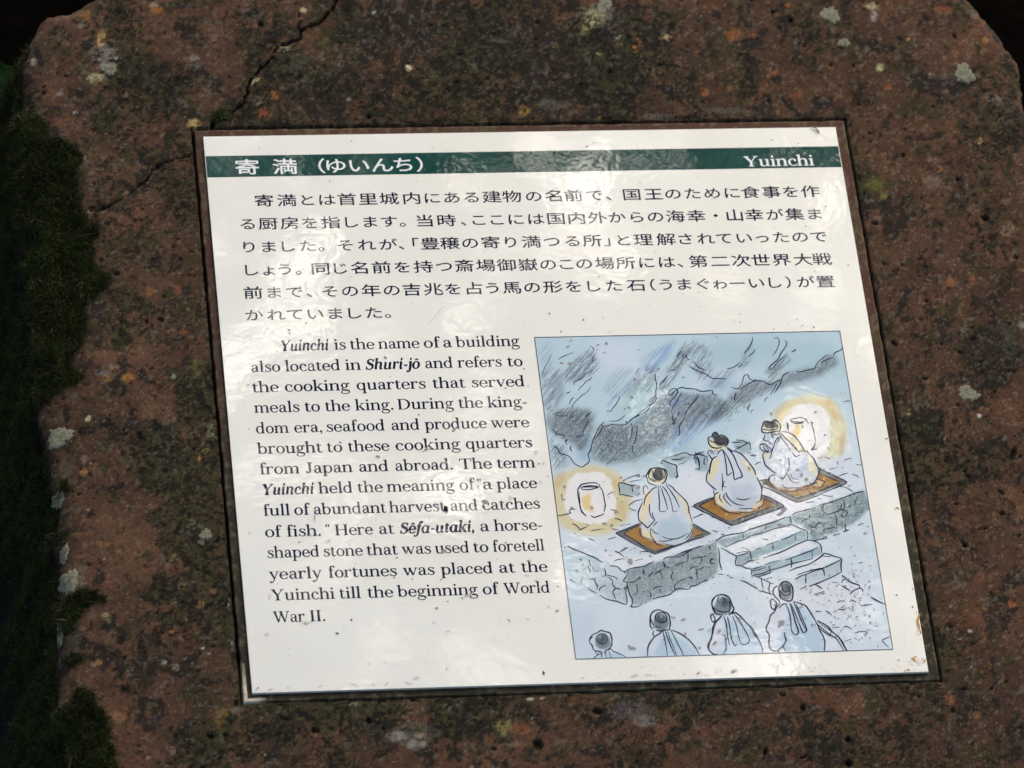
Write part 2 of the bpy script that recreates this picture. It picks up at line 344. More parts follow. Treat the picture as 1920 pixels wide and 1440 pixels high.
for px, py, rx, ry, c_, al in [
    (160, 25, 16, 12, (150, 100, 60), .6), (1120, 30, 46, 26, (112, 112, 98), .7), (1095, 55, 22, 16, (120, 112, 84), .6), (1155, 95, 14, 34, (92, 92, 84), .5), (1775, 150, 30, 16, (74, 68, 72), .7), (1560, 60, 8, 30, (112, 110, 100), .5), (195, 95, 34, 26, (108, 106, 100), .6), (560, 130, 40, 46, (84, 84, 72), .5),
    (470, 25, 34, 12, (88, 84, 88), .6), (1040, 195, 44, 12, (96, 94, 88), .5), (1360, 205, 60, 8, (84, 84, 72), .6), (1230, 216, 40, 6, (112, 112, 104), .6), (770, 1375, 60, 26, (98, 94, 84), .5), (1190, 1330, 50, 22, (86, 84, 84), .6), (140, 1090, 26, 44, (104, 102, 84), .6), (135, 1200, 20, 60, (88, 84, 68), .5), (120, 900, 18, 50, (96, 92, 72), .5), (1890, 640, 30, 40, (60, 62, 48), .6), (295, 18, 18, 10, (150, 98, 52), .7), (288, 8, 12, 8, (165, 150, 120), .6), (190, 72, 10, 18, (196, 160, 95), .9), (205, 110, 28, 30, (128, 126, 118), .7), (180, 145, 20, 13, (165, 165, 125), .8), (213, 108, 16, 12, (150, 152, 142), .6),
    (365, 108, 12, 9, (150, 142, 130), .6), (480, 155, 14, 12, (190, 170, 120), .8), (533, 92, 16, 12, (150, 145, 110), .7), (516, 178, 12, 12, (158, 98, 48), .7), (485, 188, 10, 12, (150, 145, 120), .5), (495, 210, 22, 14, (140, 78, 45), .7),
    (569, 20, 8, 6, (190, 185, 140), .8), (363, 228, 16, 11, (178, 152, 98), .9), (767, 127, 10, 8, (212, 196, 160), .95), (800, 152, 8, 8, (188, 150, 90), .9), (702, 22, 6, 5, (190, 195, 200), .8), (1115, 35, 26, 18, (168, 158, 120), .8), (1100, 50, 16, 10, (180, 160, 110), .6),
    (1159, 73, 8, 7, (200, 200, 185), .9), (1251, 70, 9, 7, (190, 170, 120), .8), (1195, 86, 11, 15, (182, 118, 55), .8), (1118, 104, 8, 8, (160, 170, 115), .7), (982, 205, 14, 12, (160, 130, 55), .7), (1125, 221, 5, 4, (200, 180, 90), .9), (655, 185, 6, 4, (160, 160, 145), .6),
    (1376, 64, 18, 16, (160, 92, 52), .6), (1415, 68, 10, 6, (150, 95, 50), .5), (1636, 12, 18, 8, (175, 165, 130), .7), (1476, 10, 8, 6, (170, 100, 50), .6), (1768, 18, 22, 10, (150, 92, 52), .6), (1638, 32, 8, 14, (165, 165, 170), .7), (1650, 126, 9, 9, (170, 172, 120), .9), (1703, 73, 5, 5, (190, 130, 80), .8),
    (1453, 136, 9, 8, (150, 92, 48), .7), (1368, 165, 7, 7, (165, 110, 55), .6), (1322, 172, 10, 10, (160, 98, 60), .6), (1495, 178, 14, 8, (140, 80, 55), .5), (1665, 162, 10, 7, (158, 92, 52), .6), (1847, 75, 8, 8, (170, 130, 70), .6), (1835, 264, 9, 7, (205, 165, 110), .9), (1875, 185, 12, 10, (120, 115, 110), .5),
    (1750, 340, 22, 18, (128, 120, 108), .55), (1762, 318, 8, 8, (150, 110, 60), .5), (1640, 345, 22, 16, (110, 108, 52), .6), (1657, 368, 8, 8, (140, 132, 62), .7), (1890, 430, 22, 16, (150, 130, 105), .5), (1780, 530, 14, 10, (155, 98, 62), .6), (1823, 525, 9, 11, (145, 90, 55), .5), (1920, 610, 14, 10, (140, 145, 125), .7),
    (1835, 780, 8, 5, (185, 180, 185), .9), (1705, 775, 5, 4, (190, 145, 100), .8), (1772, 845, 14, 10, (150, 100, 75), .4), (1900, 1130, 12, 10, (160, 98, 60), .7), (1820, 1181, 5, 3, (205, 205, 200), .9), (1800, 1194, 5, 4, (180, 150, 110), .7), (1778, 1180, 6, 6, (130, 130, 115), .7), (1776, 1221, 8, 5, (140, 130, 70), .7),
    (1782, 1310, 12, 14, (150, 92, 58), .5), (1832, 1338, 9, 9, (150, 90, 55), .5), (745, 1378, 26, 14, (165, 162, 150), .6), (780, 1395, 26, 12, (155, 152, 145), .6), (787, 1378, 12, 7, (190, 165, 135), .6), (945, 1360, 20, 22, (160, 145, 85), .6), (975, 1365, 24, 12, (150, 88, 55), .6), (960, 1395, 30, 5, (150, 130, 100), .4), (1210, 1350, 30, 14, (140, 138, 135), .5),
    (995, 1308, 9, 5, (200, 195, 165), .8), (1018, 1306, 6, 3, (200, 200, 170), .7), (665, 1318, 14, 5, (165, 165, 130), .5), (840, 1325, 16, 8, (150, 145, 130), .5),
    (200, 480+232, 12, 8, (160, 120, 60), .6), (238, 710, 14, 10, (185, 125, 62), .7), (195, 702, 16, 7, (135, 125, 128), .5), (215, 690, 14, 6, (160, 130, 95), .5), (344, 622, 10, 7, (160, 96, 55), .6), (280, 545, 9, 12, (150, 98, 58), .5), (334, 540, 10, 14, (140, 85, 55), .5), (166, 785, 6, 8, (200, 190, 150), .9), (157, 884, 9, 10, (175, 125, 75), .8),
    (157, 862, 8, 10, (160, 150, 140), .5), (252, 871, 3, 3, (215, 205, 190), .9), (374, 858, 5, 7, (190, 140, 60), .8), (385, 840, 9, 12, (140, 125, 60), .5), (395, 810, 12, 22, (130, 135, 110), .6), (370, 690, 22, 30, (96, 96, 48), .5), (258, 900, 5, 9, (160, 145, 120), .6), (325, 705, 6, 6, (145, 170, 130), .7),
    (195, 1021, 18, 8, (150, 98, 60), .6), (155, 1000, 22, 4, (150, 100, 60), .4), (330, 1043, 12, 10, (130, 120, 60), .5), (376, 1133, 10, 9, (178, 138, 66), .9), (397, 1108, 8, 9, (135, 85, 65), .6), (350, 1100, 12, 10, (120, 112, 55), .5), (335, 1125, 16, 14, (115, 120, 105), .45), (197, 1154, 8, 6, (150, 155, 105), .8), (325, 1184, 8, 6, (165, 112, 60), .6),
    (185, 1241, 8, 6, (185, 130, 70), .8), (307, 1240, 6, 5, (200, 190, 180), .9), (330, 1250, 9, 9, (180, 160, 125), .5), (381, 1213, 4, 3, (215, 215, 210), .9), (392, 1223, 3, 2, (200, 205, 205), .8), (225, 1342, 16, 12, (160, 110, 85), .5), (277, 1335, 9, 5, (150, 100, 62), .5), (415, 1345, 16, 26, (145, 115, 60), .5), (440, 1330, 11, 8, (140, 138, 130), .6),
    (277, 1420, 4, 4, (180, 180, 175), .7), (498, 1412, 3, 3, (180, 165, 120), .7), (322, 1405, 9, 9, (165, 140, 120), .5), (435, 1205, 4, 12, (180, 180, 172), .7), (430, 1130, 3, 14, (150, 155, 130), .6), (360, 978, 9, 6, (150, 155, 115), .5), (378, 966, 4, 4, (165, 150, 70), .7),
    (42, 275, 10, 6, (130, 135, 125), .6), (12, 360, 14, 12, (125, 130, 115), .6), (90, 350, 12, 14, (110, 88, 62), .6), (63, 112, 7, 9, (170, 172, 160), .7), (141, 210, 5, 3, (190, 190, 190), .8), (112, 175, 8, 8, (135, 135, 125), .5), (150, 47, 8, 8, (140, 140, 130), .5)]:
    def f(sl, q):
        rag = vn(PXX[sl]*.22, PYY[sl]*.22, 7)*.55+vn(PXX[sl]*.6, PYY[sl]*.6, 8)*.35
        w = np.clip((1-sstep(.55, .85, q*.72+rag*.5))*al*(.65+.65*vn(PXX[sl]*.5, PYY[sl]*.5, 3)), 0, 1)[..., None]; C[sl] = C[sl]*(1-w)+np.array(c_)*w
    stamp(px, py, rx*1.15, ry*1.15, 0, f)
# crisp mottling: small sharp-edged dark and ruddy flecks, gathered in drifts
drift = np.clip((NW(.0075, 120, 4)-.5)*3.4+.22+dark_bias*1.5+olive_bias*1.0, 0, 1)
for f_, s_, th, col_, al_ in ((.16, 121, .60, (36, 34, 24), .7), (.26, 122, .62, (24, 22, 18), .8), (.10, 123, .62, (88, 64, 47), .35), (.22, 124, .655, (116, 90, 64), .55), (.20, 125, .66, (68, 66, 40), .6), (.3, 126, .715, (126, 120, 104), .5)):
    v_ = fbm((PXX+wx*.25)*f_*.5, (PYY+wy*.25)*f_*.62, s_, 5, .68)+(drift-.45)*(.20 if max(col_) < 75 else -.05)
    m_ = (sstep(th, th+.035, v_)*al_*(.35+.65*sstep(.2, .6, drift) if max(col_) < 75 else 1))[..., None]; C = C*(1-m_)+np.array(col_, float)*m_
fd = drift
for k in range(5200):
    px, py = pr.uniform(-5, 1930), pr.uniform(-10, 1450); r0 = pr.uniform(.9, 1.9)
    def f(sl, q):
        w = ((1-sstep(.5, 1.25, q))*pr.uniform(.5, .95))[..., None]; C[sl] = C[sl]*(1-w)+np.array([22, 19, 16.])*w; HZ[sl] -= w[..., 0]*.0003
    stamp(px, py, r0*pr.uniform(1.1, 3.0), r0*pr.uniform(.7, 1), pr.uniform(-.2, 1.2) if pr.random() < .7 else pr.uniform(0, 3), f)
grain = (N(.45, 80, 3, .7)-.5)[..., None]; C = C*(1+grain*.28)
C = C*(1-np.clip(pit, 0, 1)[..., None]*.55); C = C*(1-crk[..., None]*.6)
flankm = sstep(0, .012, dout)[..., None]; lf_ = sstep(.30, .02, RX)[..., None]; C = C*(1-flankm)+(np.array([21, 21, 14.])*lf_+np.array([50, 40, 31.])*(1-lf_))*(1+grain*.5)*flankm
mossbed = blur(inside(PXX+(fbm(PXX*.06, PYY*.06, 61, 6, .75)-.5)*44, PYY+(fbm(PXX*.06, PYY*.06, 62, 6, .75)-.5)*40, MOSS).astype(float), 1.5)
for P_ in MOSS2: mossbed = np.maximum(mossbed, inside(PXX+(fbm(PXX*.09, PYY*.09, 61, 5, .7)-.5)*26, PYY+(fbm(PXX*.09, PYY*.09, 62, 5, .7)-.5)*26, P_))
mossbed = (mossbed*.92)[..., None]; C = C*(1-mossbed)+np.array([24, 24, 15.])*mossbed
C = np.where(rec[..., None], np.array([24, 22, 18.]), C)
lc = nlin(np.clip(C, 0, 255))*.93

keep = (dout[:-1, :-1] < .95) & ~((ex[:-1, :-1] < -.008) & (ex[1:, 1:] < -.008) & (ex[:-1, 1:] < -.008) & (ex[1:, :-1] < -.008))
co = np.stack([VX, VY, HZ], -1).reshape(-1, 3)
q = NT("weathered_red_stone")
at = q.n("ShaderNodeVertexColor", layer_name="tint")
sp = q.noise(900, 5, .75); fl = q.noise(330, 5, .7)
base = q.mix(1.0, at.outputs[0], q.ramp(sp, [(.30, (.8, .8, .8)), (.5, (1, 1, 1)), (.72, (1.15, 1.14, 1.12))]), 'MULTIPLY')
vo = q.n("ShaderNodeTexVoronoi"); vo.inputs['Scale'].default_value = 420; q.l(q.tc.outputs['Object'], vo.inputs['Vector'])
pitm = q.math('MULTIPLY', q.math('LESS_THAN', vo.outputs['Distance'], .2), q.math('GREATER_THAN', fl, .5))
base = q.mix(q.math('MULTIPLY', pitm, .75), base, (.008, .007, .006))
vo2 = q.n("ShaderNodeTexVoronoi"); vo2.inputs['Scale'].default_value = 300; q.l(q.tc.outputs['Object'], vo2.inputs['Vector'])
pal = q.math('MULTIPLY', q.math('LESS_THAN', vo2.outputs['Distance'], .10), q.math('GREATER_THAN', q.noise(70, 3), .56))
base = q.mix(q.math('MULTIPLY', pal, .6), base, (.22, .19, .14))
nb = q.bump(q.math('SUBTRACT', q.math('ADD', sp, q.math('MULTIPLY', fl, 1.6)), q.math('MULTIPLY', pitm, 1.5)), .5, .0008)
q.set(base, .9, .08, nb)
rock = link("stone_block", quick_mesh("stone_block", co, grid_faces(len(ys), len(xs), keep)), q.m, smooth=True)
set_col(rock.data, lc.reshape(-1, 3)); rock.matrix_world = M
tag(rock, "reddish brown weathered stone block, cracked and mossy, with the sign set in it", "stone block")
# ---------------------------------------------------------------- lichen crusts on the stone (parts of it) and moss down its left side
def surf(px, py):
    x, y = L(px, py); i = min(max(np.searchsorted(xs, x), 1), len(xs)-2); j = min(max(np.searchsorted(ys, y), 1), len(ys)-2)
    return x, y, float(HZ[j-1:j+2, i-1:i+2].max())
q = NT("grey_lichen"); lf = q.noise(420, 5, .7)
q.set(q.ramp(lf, [(.3, lin(78, 78, 66)), (.5, lin(116, 115, 95)), (.7, lin(138, 136, 114))]), .9, .15, q.bump(lf, .7, .0008)); m_lich = q.m
q = NT("white_lichen"); q.set(q.ramp(q.noise(420, 5, .7), [(.3, lin(84, 80, 64)), (.6, lin(126, 122, 106)), (.75, lin(160, 158, 150))]), .9, .15); m_lw = q.m
for k, (px, py, rx, ry, mt_) in enumerate([(1556, 28, 17, 16, m_lich), (1582, 80, 11, 9, m_lich), (1808, 138, 19, 19, m_lich), (1815, 738, 21, 14, m_lich), (112, 818, 24, 18, m_lich), (386, 1001, 11, 12, m_lich), (377, 1016, 6, 5, m_lich),
                                       (1132, 12, 14, 16, m_lich), (203, 128, 16, 11, m_lich), (121, 1034, 8, 17, m_lw), (130, 1090, 16, 26, m_lich), (113, 1180, 6, 26, m_lich), (110, 930, 10, 16, m_lich)]):
    pr2 = random.Random(k*7+1); n, rings = 56, 7
    ph = [pr2.uniform(0, 6.28) for _ in range(6)]
    co = []; fc = []
    for r in range(rings+1):
        for a in range(n):
            an_ = 2*math.pi*a/n
            rag = 1+.16*math.sin(2*an_+ph[0])+.13*math.sin(3*an_+ph[1])+.09*math.sin(7*an_+ph[2])+.07*math.sin(11*an_+ph[3])+.06*math.sin(17*an_+ph[4])
            t_ = r/rings; x, y, z = surf(px+rx*t_*rag*math.cos(an_), py+ry*t_*rag*math.sin(an_))
            co.append((x, y, z+(.00022 if r < rings-1 else (.00012 if r < rings else -.0005))+.0002*pr2.random()))
    for r in range(rings):
        for a in range(n): b = (a+1) % n; fc.append((r*n+a, (r+1)*n+a, (r+1)*n+b, r*n+b))
    link("lichen_patch", quick_mesh("lichen_patch", co, fc), mt_, rock, True)

mm = inside(PXX+(fbm(PXX*.06, PYY*.06, 61, 6, .75)-.5)*44, PYY+(fbm(PXX*.06, PYY*.06, 62, 6, .75)-.5)*40, MOSS)
for P_ in MOSS2: mm |= inside(PXX+(fbm(PXX*.09, PYY*.09, 61, 5, .7)-.5)*26, PYY+(fbm(PXX*.09, PYY*.09, 62, 5, .7)-.5)*26, P_)
left = (PXX < 300) & (RY < .09)
hole = fbm(PXX*.03, PYY*.03, 63, 4) > .66
fl_ = left & (dout > .004) & ~(hole & (dout < .02)) & (fbm(PXX*.02, PYY*.008, 64, 4) > .27)
mask = (mm & (dout < .004) & ~(hole & (PXX < 110))) | fl_
jj, ii = np.nonzero(mask & (dout < .42)); rng = np.random.default_rng(4)
NB = 190000; wt = 1+2.5*(dout[jj, ii] < .004); s = rng.choice(len(jj), NB, p=wt/wt.sum()); jj, ii = jj[s], ii[s]
cx_ = np.gradient(np.stack([VX, VY, HZ], -1), axis=1)[jj, ii]; cy_ = np.gradient(np.stack([VX, VY, HZ], -1), axis=0)[jj, ii]
nrm = np.cross(cx_, cy_); nrm /= np.linalg.norm(nrm, axis=1)[:, None]+1e-9
P0 = np.stack([VX[jj, ii], VY[jj, ii], HZ[jj, ii]], 1)+rng.normal(0, .0009, (NB, 3))
qx, qy = PXX[jj, ii], PYY[jj, ii]
cush = fbm(qx*.05, qy*.05, 66, 3)
P0 += nrm*(np.clip(cush-.35, 0, 1)*.012*rng.random(NB))[:, None]-nrm*.0004
lean = np.stack([fbm(qx*.03, qy*.03, 67)-.35, fbm(qx*.03, qy*.03, 68)-.62, np.zeros(NB)], 1)*2.2
dv = nrm*.55+rng.normal(0, .55, (NB, 3))+lean; dv /= np.linalg.norm(dv, axis=1)[:, None]
ln = (rng.uniform(.0012, .0036, NB)*(1+.8*(rng.random(NB) < .2)))[:, None]; sdv = np.cross(dv, rng.normal(0, 1, (NB, 3))); sdv /= np.linalg.norm(sdv, axis=1)[:, None]
wv = rng.uniform(.00016, .00032, NB)[:, None]
tone = (vn(qx*.04, qy*.04, 70)*.7+rng.random(NB)*.5)[:, None]
bc = nlin(np.array([27, 32, 11.])+tone*np.array([38, 43, 12.])); old = rng.random(NB) < .06; bc[old] = nlin(np.array([80, 72, 44.])); ln[old] *= 1.7; bc *= .95
V = np.stack([P0-sdv*wv, P0+sdv*wv, P0+dv*ln], 1).reshape(-1, 3)
mo = quick_mesh("moss", V, np.arange(NB*3).reshape(-1, 3))
bright = (qx > 380)[:, None]; bc = np.where(bright, nlin(np.array([66, 80, 36.])), bc)
set_col(mo, np.repeat(bc, 3, 0)*np.tile(np.array([[.7], [.7], [1.3]]), (NB, 1)))
q = NT("moss_green"); q.set(q.n("ShaderNodeVertexColor", layer_name="tint").outputs[0], .7, .15); 
o = link("moss", mo, q.m); o.matrix_world = M
tag(o, "dark green moss creeping over the left side of the stone", kind="stuff")
# ---------------------------------------------------------------- serif lettering, drawn stroke by stroke
# x-height = 100 units; every glyph is (advance, [ribbon, ...]); a ribbon is (points, widths, smooth)
ST, HR = 17.5, 6.5

def _st(x, y0, y1, w=ST): return ([(x, y0), (x, y1)], [w, w], False)
def _sf(x, y=0, l=15, r=15, w=ST, up=1):
    t = 5.5
    return [([(x-w/2-l, y+up*t/2), (x+w/2+r, y+up*t/2)], [t, t], False),
            ([(x, y+up*2), (x, y+up*7), (x, y+up*15)], [w+15, w+6, w], True)]
def _fl(x, y, w=ST, l=16):
    return [([(x-w/2-l, y-9), (x-w/2+1, y-5), (x+w/2-1, y-3)], [5, 7, 6], False),
            ([(x-2, y-6), (x, y-20)], [w+3, w], False), ([(x+w/2-6, y-9), (x+w/2-6, y+1)], [11, 11], False)]
def _ar(cx, cy, rx, ry, a0, a1, th=ST, tn=HR, n=22, p=1.6):
    pts, ws = [], []
    for i in range(n+1):
        a = math.radians(a0+(a1-a0)*i/n)
        w = tn+(th-tn)*abs(math.cos(a))**p
        pts.append((cx+(rx-w/2)*math.cos(a), cy+(ry-w/2)*math.sin(a))); ws.append(w)
    return (pts, ws, False)
def _dot(x, y, r=11): return ([(x-r, y), (x-r*.7, y), (x, y), (x+r*.7, y), (x+r, y)], [r*.5, r*1.5, 2*r, r*1.5, r*.5], True)
def _sp(pts, ws): return (pts, ws, True)

G = {}
G['a'] = (98, [_sp([(19, 76), (24, 92), (44, 98), (64, 90), (70, 68)], [6, 6.5, 7, 12, 17]), _dot(21, 76, 9),
               _sp([(70, 72), (70, 40), (70, 16), (80, 4), (96, 9)], [17, 17, 17, 9, 5]),
               _sp([(66, 60), (44, 54), (22, 44), (18, 24), (28, 6), (46, 5), (66, 22)], [6, 7, 12, 17, 12, 7, 6])])
G['b'] = (112, [_st(22, 4, 155), *_fl(22, 155), _ar(57, 49, 45, 51, 150, -150, ST), _sp([(14, 0), (22, 8), (30, 12)], [4, 10, 12])])
G['c'] = (94, [_ar(52, 49, 44, 51, 58, 300), _dot(75, 76, 10.5), _sp([(72, 5), (82, 12), (90, 26)], [8, 6, 4])])
G['d'] = (114, [_ar(50, 49, 44, 51, 20, 340), _st(84, 4, 155), *_fl(84, 155), *_sf(84, 0, -8, 12)])
G['e'] = (98, [_ar(50, 49, 44, 51, -2, 300), _sp([(68, 4), (80, 12), (90, 27)], [9, 7, 4]), ([(14, 52), (90, 52)], [6.5, 6.5], False)])
G['f'] = (66, [_st(30, 0, 120), *_sf(30, 0, 15, 17), _sp([(30, 116), (32, 140), (46, 153), (62, 150)], [17.5, 15, 8, 6]), _dot(64, 143, 10),
               ([(8, 96), (60, 96)], [6.5, 6.5], False)])
G['g'] = (100, [_ar(44, 66, 33, 35, 0, 360, 15), _sp([(66, 88), (78, 96), (92, 97)], [6, 7, 10]), _dot(90, 93, 8),
                _sp([(30, 34), (18, 22), (24, 9), (50, 4), (78, -2), (90, -18), (78, -38), (46, -46), (14, -36), (10, -20), (24, -6)],
                    [6, 9, 13, 16, 15, 10, 7, 6.5, 8, 10, 6])])
G['h'] = (116, [_st(24, 0, 155), *_fl(24, 155), *_sf(24), _sp([(31, 76), (48, 93), (68, 97), (86, 86), (90, 62)], [5, 7, 10, 15, 17.5]),
                _st(90, 0, 66), *_sf(90)])
G['i'] = (58, [_st(29, 0, 100), *_fl(29, 100), *_sf(29), _dot(27, 135, 11.5)])
G['j'] = (52, [_sp([(30, 100), (30, 10), (28, -24), (14, -42), (-4, -40)], [17.5, 17.5, 15, 8, 6]), *_fl(30, 100), _dot(28, 135, 11.5), _dot(-3, -34, 9)])
G['k'] = (110, [_st(24, 0, 155), *_fl(24, 155), *_sf(24), ([(32, 38), (82, 95)], [6.5, 6.5], False), ([(66, 97), (104, 97)], [5.5, 5.5], False),
                ([(48, 60), (92, 3)], [16, 18], False), ([(72, 3), (112, 3)], [5.5, 5.5], False)])
G['l'] = (56, [_st(28, 0, 155), *_fl(28, 155), *_sf(28)])
G['m'] = (172, [_st(24, 0, 100), *_fl(24, 100), *_sf(24, 0, 15, 13), _sp([(31, 76), (46, 93), (64, 97), (80, 86), (84, 62)], [5, 7, 10, 15, 17.5]),
                _st(84, 0, 66), *_sf(84, 0, 12, 12), _sp([(91, 76), (108, 93), (126, 97), (142, 86), (146, 62)], [5, 7, 10, 15, 17.5]),
                _st(146, 0, 66), *_sf(146, 0, 13, 15)])
G['n'] = (116, [_st(24, 0, 100), *_fl(24, 100), *_sf(24), _sp([(31, 76), (48, 93), (68, 97), (86, 86), (90, 62)], [5, 7, 10, 15, 17.5]),
                _st(90, 0, 66), *_sf(90)])
G['o'] = (102, [_ar(51, 49, 45, 51, 0, 360)])
G['p'] = (112, [_st(24, -48, 100), *_fl(24, 100), *_sf(24, -48), _ar(60, 49, 44, 51, 155, -155)])
G['q'] = (110, [_st(84, -48, 98), *_sf(84, -48), _ar(50, 49, 44, 51, 20, 340), _sp([(76, 86), (88, 96), (92, 101)], [5, 9, 4])])
G['r'] = (86, [_st(24, 0, 100), *_fl(24, 100), *_sf(24, 0, 15, 18), _sp([(31, 70), (44, 90), (60, 98), (74, 94)], [5, 7, 8, 8]), _dot(73, 88, 10.5)])
G['s'] = (84, [_sp([(70, 74), (62, 91), (42, 97), (22, 88), (22, 70), (44, 54), (66, 40), (70, 20), (54, 5), (32, 3), (16, 12), (12, 30)],
                   [5, 6, 6.5, 11, 14, 17, 16, 12, 7, 6, 6, 5]), ([(71, 70), (71, 98)], [5, 5], False), ([(11, 2), (11, 32)], [5, 5], False)])
G['t'] = (70, [_sp([(28, 108), (28, 40), (29, 16), (42, 3), (58, 6), (66, 20)], [17.5, 17.5, 17, 10, 6, 4]), _sp([(30, 128), (26, 108), (8, 98)], [3, 12, 5]),
               ([(6, 96), (60, 96)], [6.5, 6.5], False)])
G['u'] = (116, [_sp([(26, 94), (26, 40), (28, 16), (42, 4), (62, 6), (82, 24)], [17.5, 17.5, 17, 10, 6.5, 5]), *_fl(26, 100), _st(88, 4, 96), *_fl(88, 100),
                *_sf(88, 0, -8, 12)])
G['v'] = (104, [([(20, 97), (54, 2)], [18, 13], False), ([(88, 97), (54, 2)], [6.5, 7], False), ([(2, 97), (42, 97)], [5.5, 5.5], False), ([(70, 97), (104, 97)], [5.5, 5.5], False)])
G['w'] = (154, [([(18, 97), (48, 2)], [18, 13], False), ([(78, 97), (48, 2)], [6.5, 7], False), ([(70, 97), (104, 2)], [18, 13], False), ([(138, 97), (104, 2)], [6.5, 7], False),
                ([(0, 97), (38, 97)], [5.5, 5.5], False), ([(56, 97), (90, 97)], [5.5, 5.5], False), ([(120, 97), (154, 97)], [5.5, 5.5], False)])
G['y'] = (104, [([(20, 97), (56, 4)], [18, 13], False), _sp([(90, 97), (56, 8), (40, -32), (24, -44), (12, -38)], [6.5, 7, 8, 9, 8]), _dot(14, -37, 10),
                ([(2, 97), (42, 97)], [5.5, 5.5], False), ([(72, 97), (106, 97)], [5.5, 5.5], False)])
G['Y'] = (146, [([(24, 139), (72, 62)], [20, 17], False), ([(124, 139), (74, 66)], [7, 7], False), _st(72, 0, 68, 20), *_sf(72, 0, 18, 18, 20),
                ([(2, 139), (52, 139)], [6, 6], False), ([(100, 139), (146, 139)], [6, 6], False)])
G['S'] = (108, [_sp([(90, 104), (80, 130), (54, 139), (28, 128), (24, 102), (50, 80), (82, 62), (90, 30), (70, 7), (42, 3), (20, 18), (14, 44)],
                    [5, 7, 7, 12, 17, 20, 19, 15, 8, 7, 6, 5]), ([(90, 100), (91, 142)], [6, 6], False), ([(13, -1), (14, 44)], [6, 6], False)])
G['D'] = (152, [_st(30, 0, 142, 20), ([(4, 3), (70, 3)], [6, 6], False), ([(4, 139), (70, 139)], [6, 6], False), _ar(66, 71, 76, 71, 90, -90, 21, 6.5, 26)])
G['J'] = (92, [_sp([(56, 139), (56, 50), (54, 18), (38, 3), (20, 8)], [20, 20, 18, 9, 8]), _dot(20, 16, 11), ([(26, 139), (86, 139)], [6, 6], False)])
G['T'] = (138, [_st(69, 0, 140, 20), *_sf(69, 0, 20, 20, 20), ([(8, 139), (130, 139)], [6.5, 6.5], False), ([(10, 140), (6, 106)], [9, 3.5], False), ([(128, 140), (132, 106)], [9, 3.5], False)])
G['H'] = (166, [_st(34, 0, 142, 20), _st(132, 0, 142, 20), *_sf(34, 0, 17, 17, 20), *_sf(132, 0, 17, 17, 20), *_sf(34, 142, 17, 17, 20, -1), *_sf(132, 142, 17, 17, 20, -1),
                ([(36, 73), (130, 73)], [6.5, 6.5], False)])
G['W'] = (206, [([(24, 139), (66, 2)], [20, 14], False), ([(106, 139), (66, 2)], [7, 8], False), ([(98, 139), (142, 2)], [20, 14], False), ([(184, 139), (142, 2)], [7, 8], False),
                ([(2, 139), (50, 139)], [6, 6], False), ([(78, 139), (124, 139)], [6, 6], False), ([(160, 139), (206, 139)], [6, 6], False)])
G['I'] = (70, [_st(35, 0, 142, 20), *_sf(35, 0, 16, 16, 20), *_sf(35, 142, 16, 16, 20, -1)])
G['.'] = (44, [_dot(22, 10, 12)])
G[','] = (44, [_dot(22, 10, 12), _sp([(30, 8), (30, -10), (16, -26)], [9, 8, 3])])
G['"'] = (50, [([(14, 148), (13, 110)], [11, 5], False), ([(36, 148), (35, 110)], [11, 5], False)])
G['-'] = (62, [([(8, 48), (54, 48)], [10, 10], False)])
_hat = lambda x: [([(x-20, 116), (x, 136)], [6, 10], False), ([(x+20, 116), (x, 136)], [6, 10], False)]
G['ô'] = (102, G['o'][1]+_hat(50)); G['ê'] = (98, G['e'][1]+_hat(50))
GI = dict(G)                                   # bold italic forms that differ from the upright ones
GI['a'] = (112, [_ar(48, 49, 42, 51, 20, 340), _sp([(84, 98), (82, 40), (84, 12), (94, 4), (108, 16)], [17.5, 17.5, 15, 8, 4])])
GI['u'] = (116, [_sp([(12, 84), (24, 96), (28, 60), (26, 20), (40, 4), (62, 8), (80, 28)], [4, 11, 17, 17, 10, 6.5, 5]),
                 _sp([(86, 98), (84, 40), (86, 12), (96, 4), (110, 16)], [17.5, 17.5, 15, 8, 4])])
GI['n'] = (118, [_sp([(10, 84), (22, 97), (26, 80)], [4, 11, 15]), _st(26, 0, 88), _sp([(30, 66), (50, 92), (70, 97), (86, 84), (86, 56)], [5, 7, 11, 16, 17.5]),
                 _sp([(86, 62), (86, 14), (96, 4), (112, 16)], [17.5, 15, 8, 4])])
GI['i'] = (58, [_sp([(10, 84), (22, 97), (26, 80), (26, 14), (36, 4), (52, 16)], [4, 11, 17, 15, 8, 4]), _dot(28, 134, 12)])
GI['h'] = (118, [_st(26, 0, 152), *_fl(26, 155, l=10), _sp([(30, 66), (50, 92), (70, 97), (86, 84), (86, 56)], [5, 7, 11, 16, 17.5]),
                 _sp([(86, 62), (86, 14), (96, 4), (112, 16)], [17.5, 15, 8, 4])])
GI['r'] = (84, [_sp([(10, 84), (22, 97), (26, 80)], [4, 11, 15]), _st(26, 0, 88), _sp([(30, 66), (46, 90), (62, 98), (74, 92)], [5, 7, 8, 9]), _dot(72, 88, 10)])
GI['t'] = (66, [_sp([(28, 122), (28, 40), (28, 14), (40, 4), (56, 18)], [14, 17.5, 16, 8, 4]), ([(6, 96), (56, 96)], [7, 7], False)])
GI['f'] = (66, [_sp([(-14, -38), (4, -42), (22, -20), (30, 40), (34, 110), (44, 146), (64, 152)], [8, 6, 12, 18, 18, 12, 6]), _dot(66, 143, 10), _dot(-14, -34, 9),
                ([(6, 96), (62, 96)], [7, 7], False)])

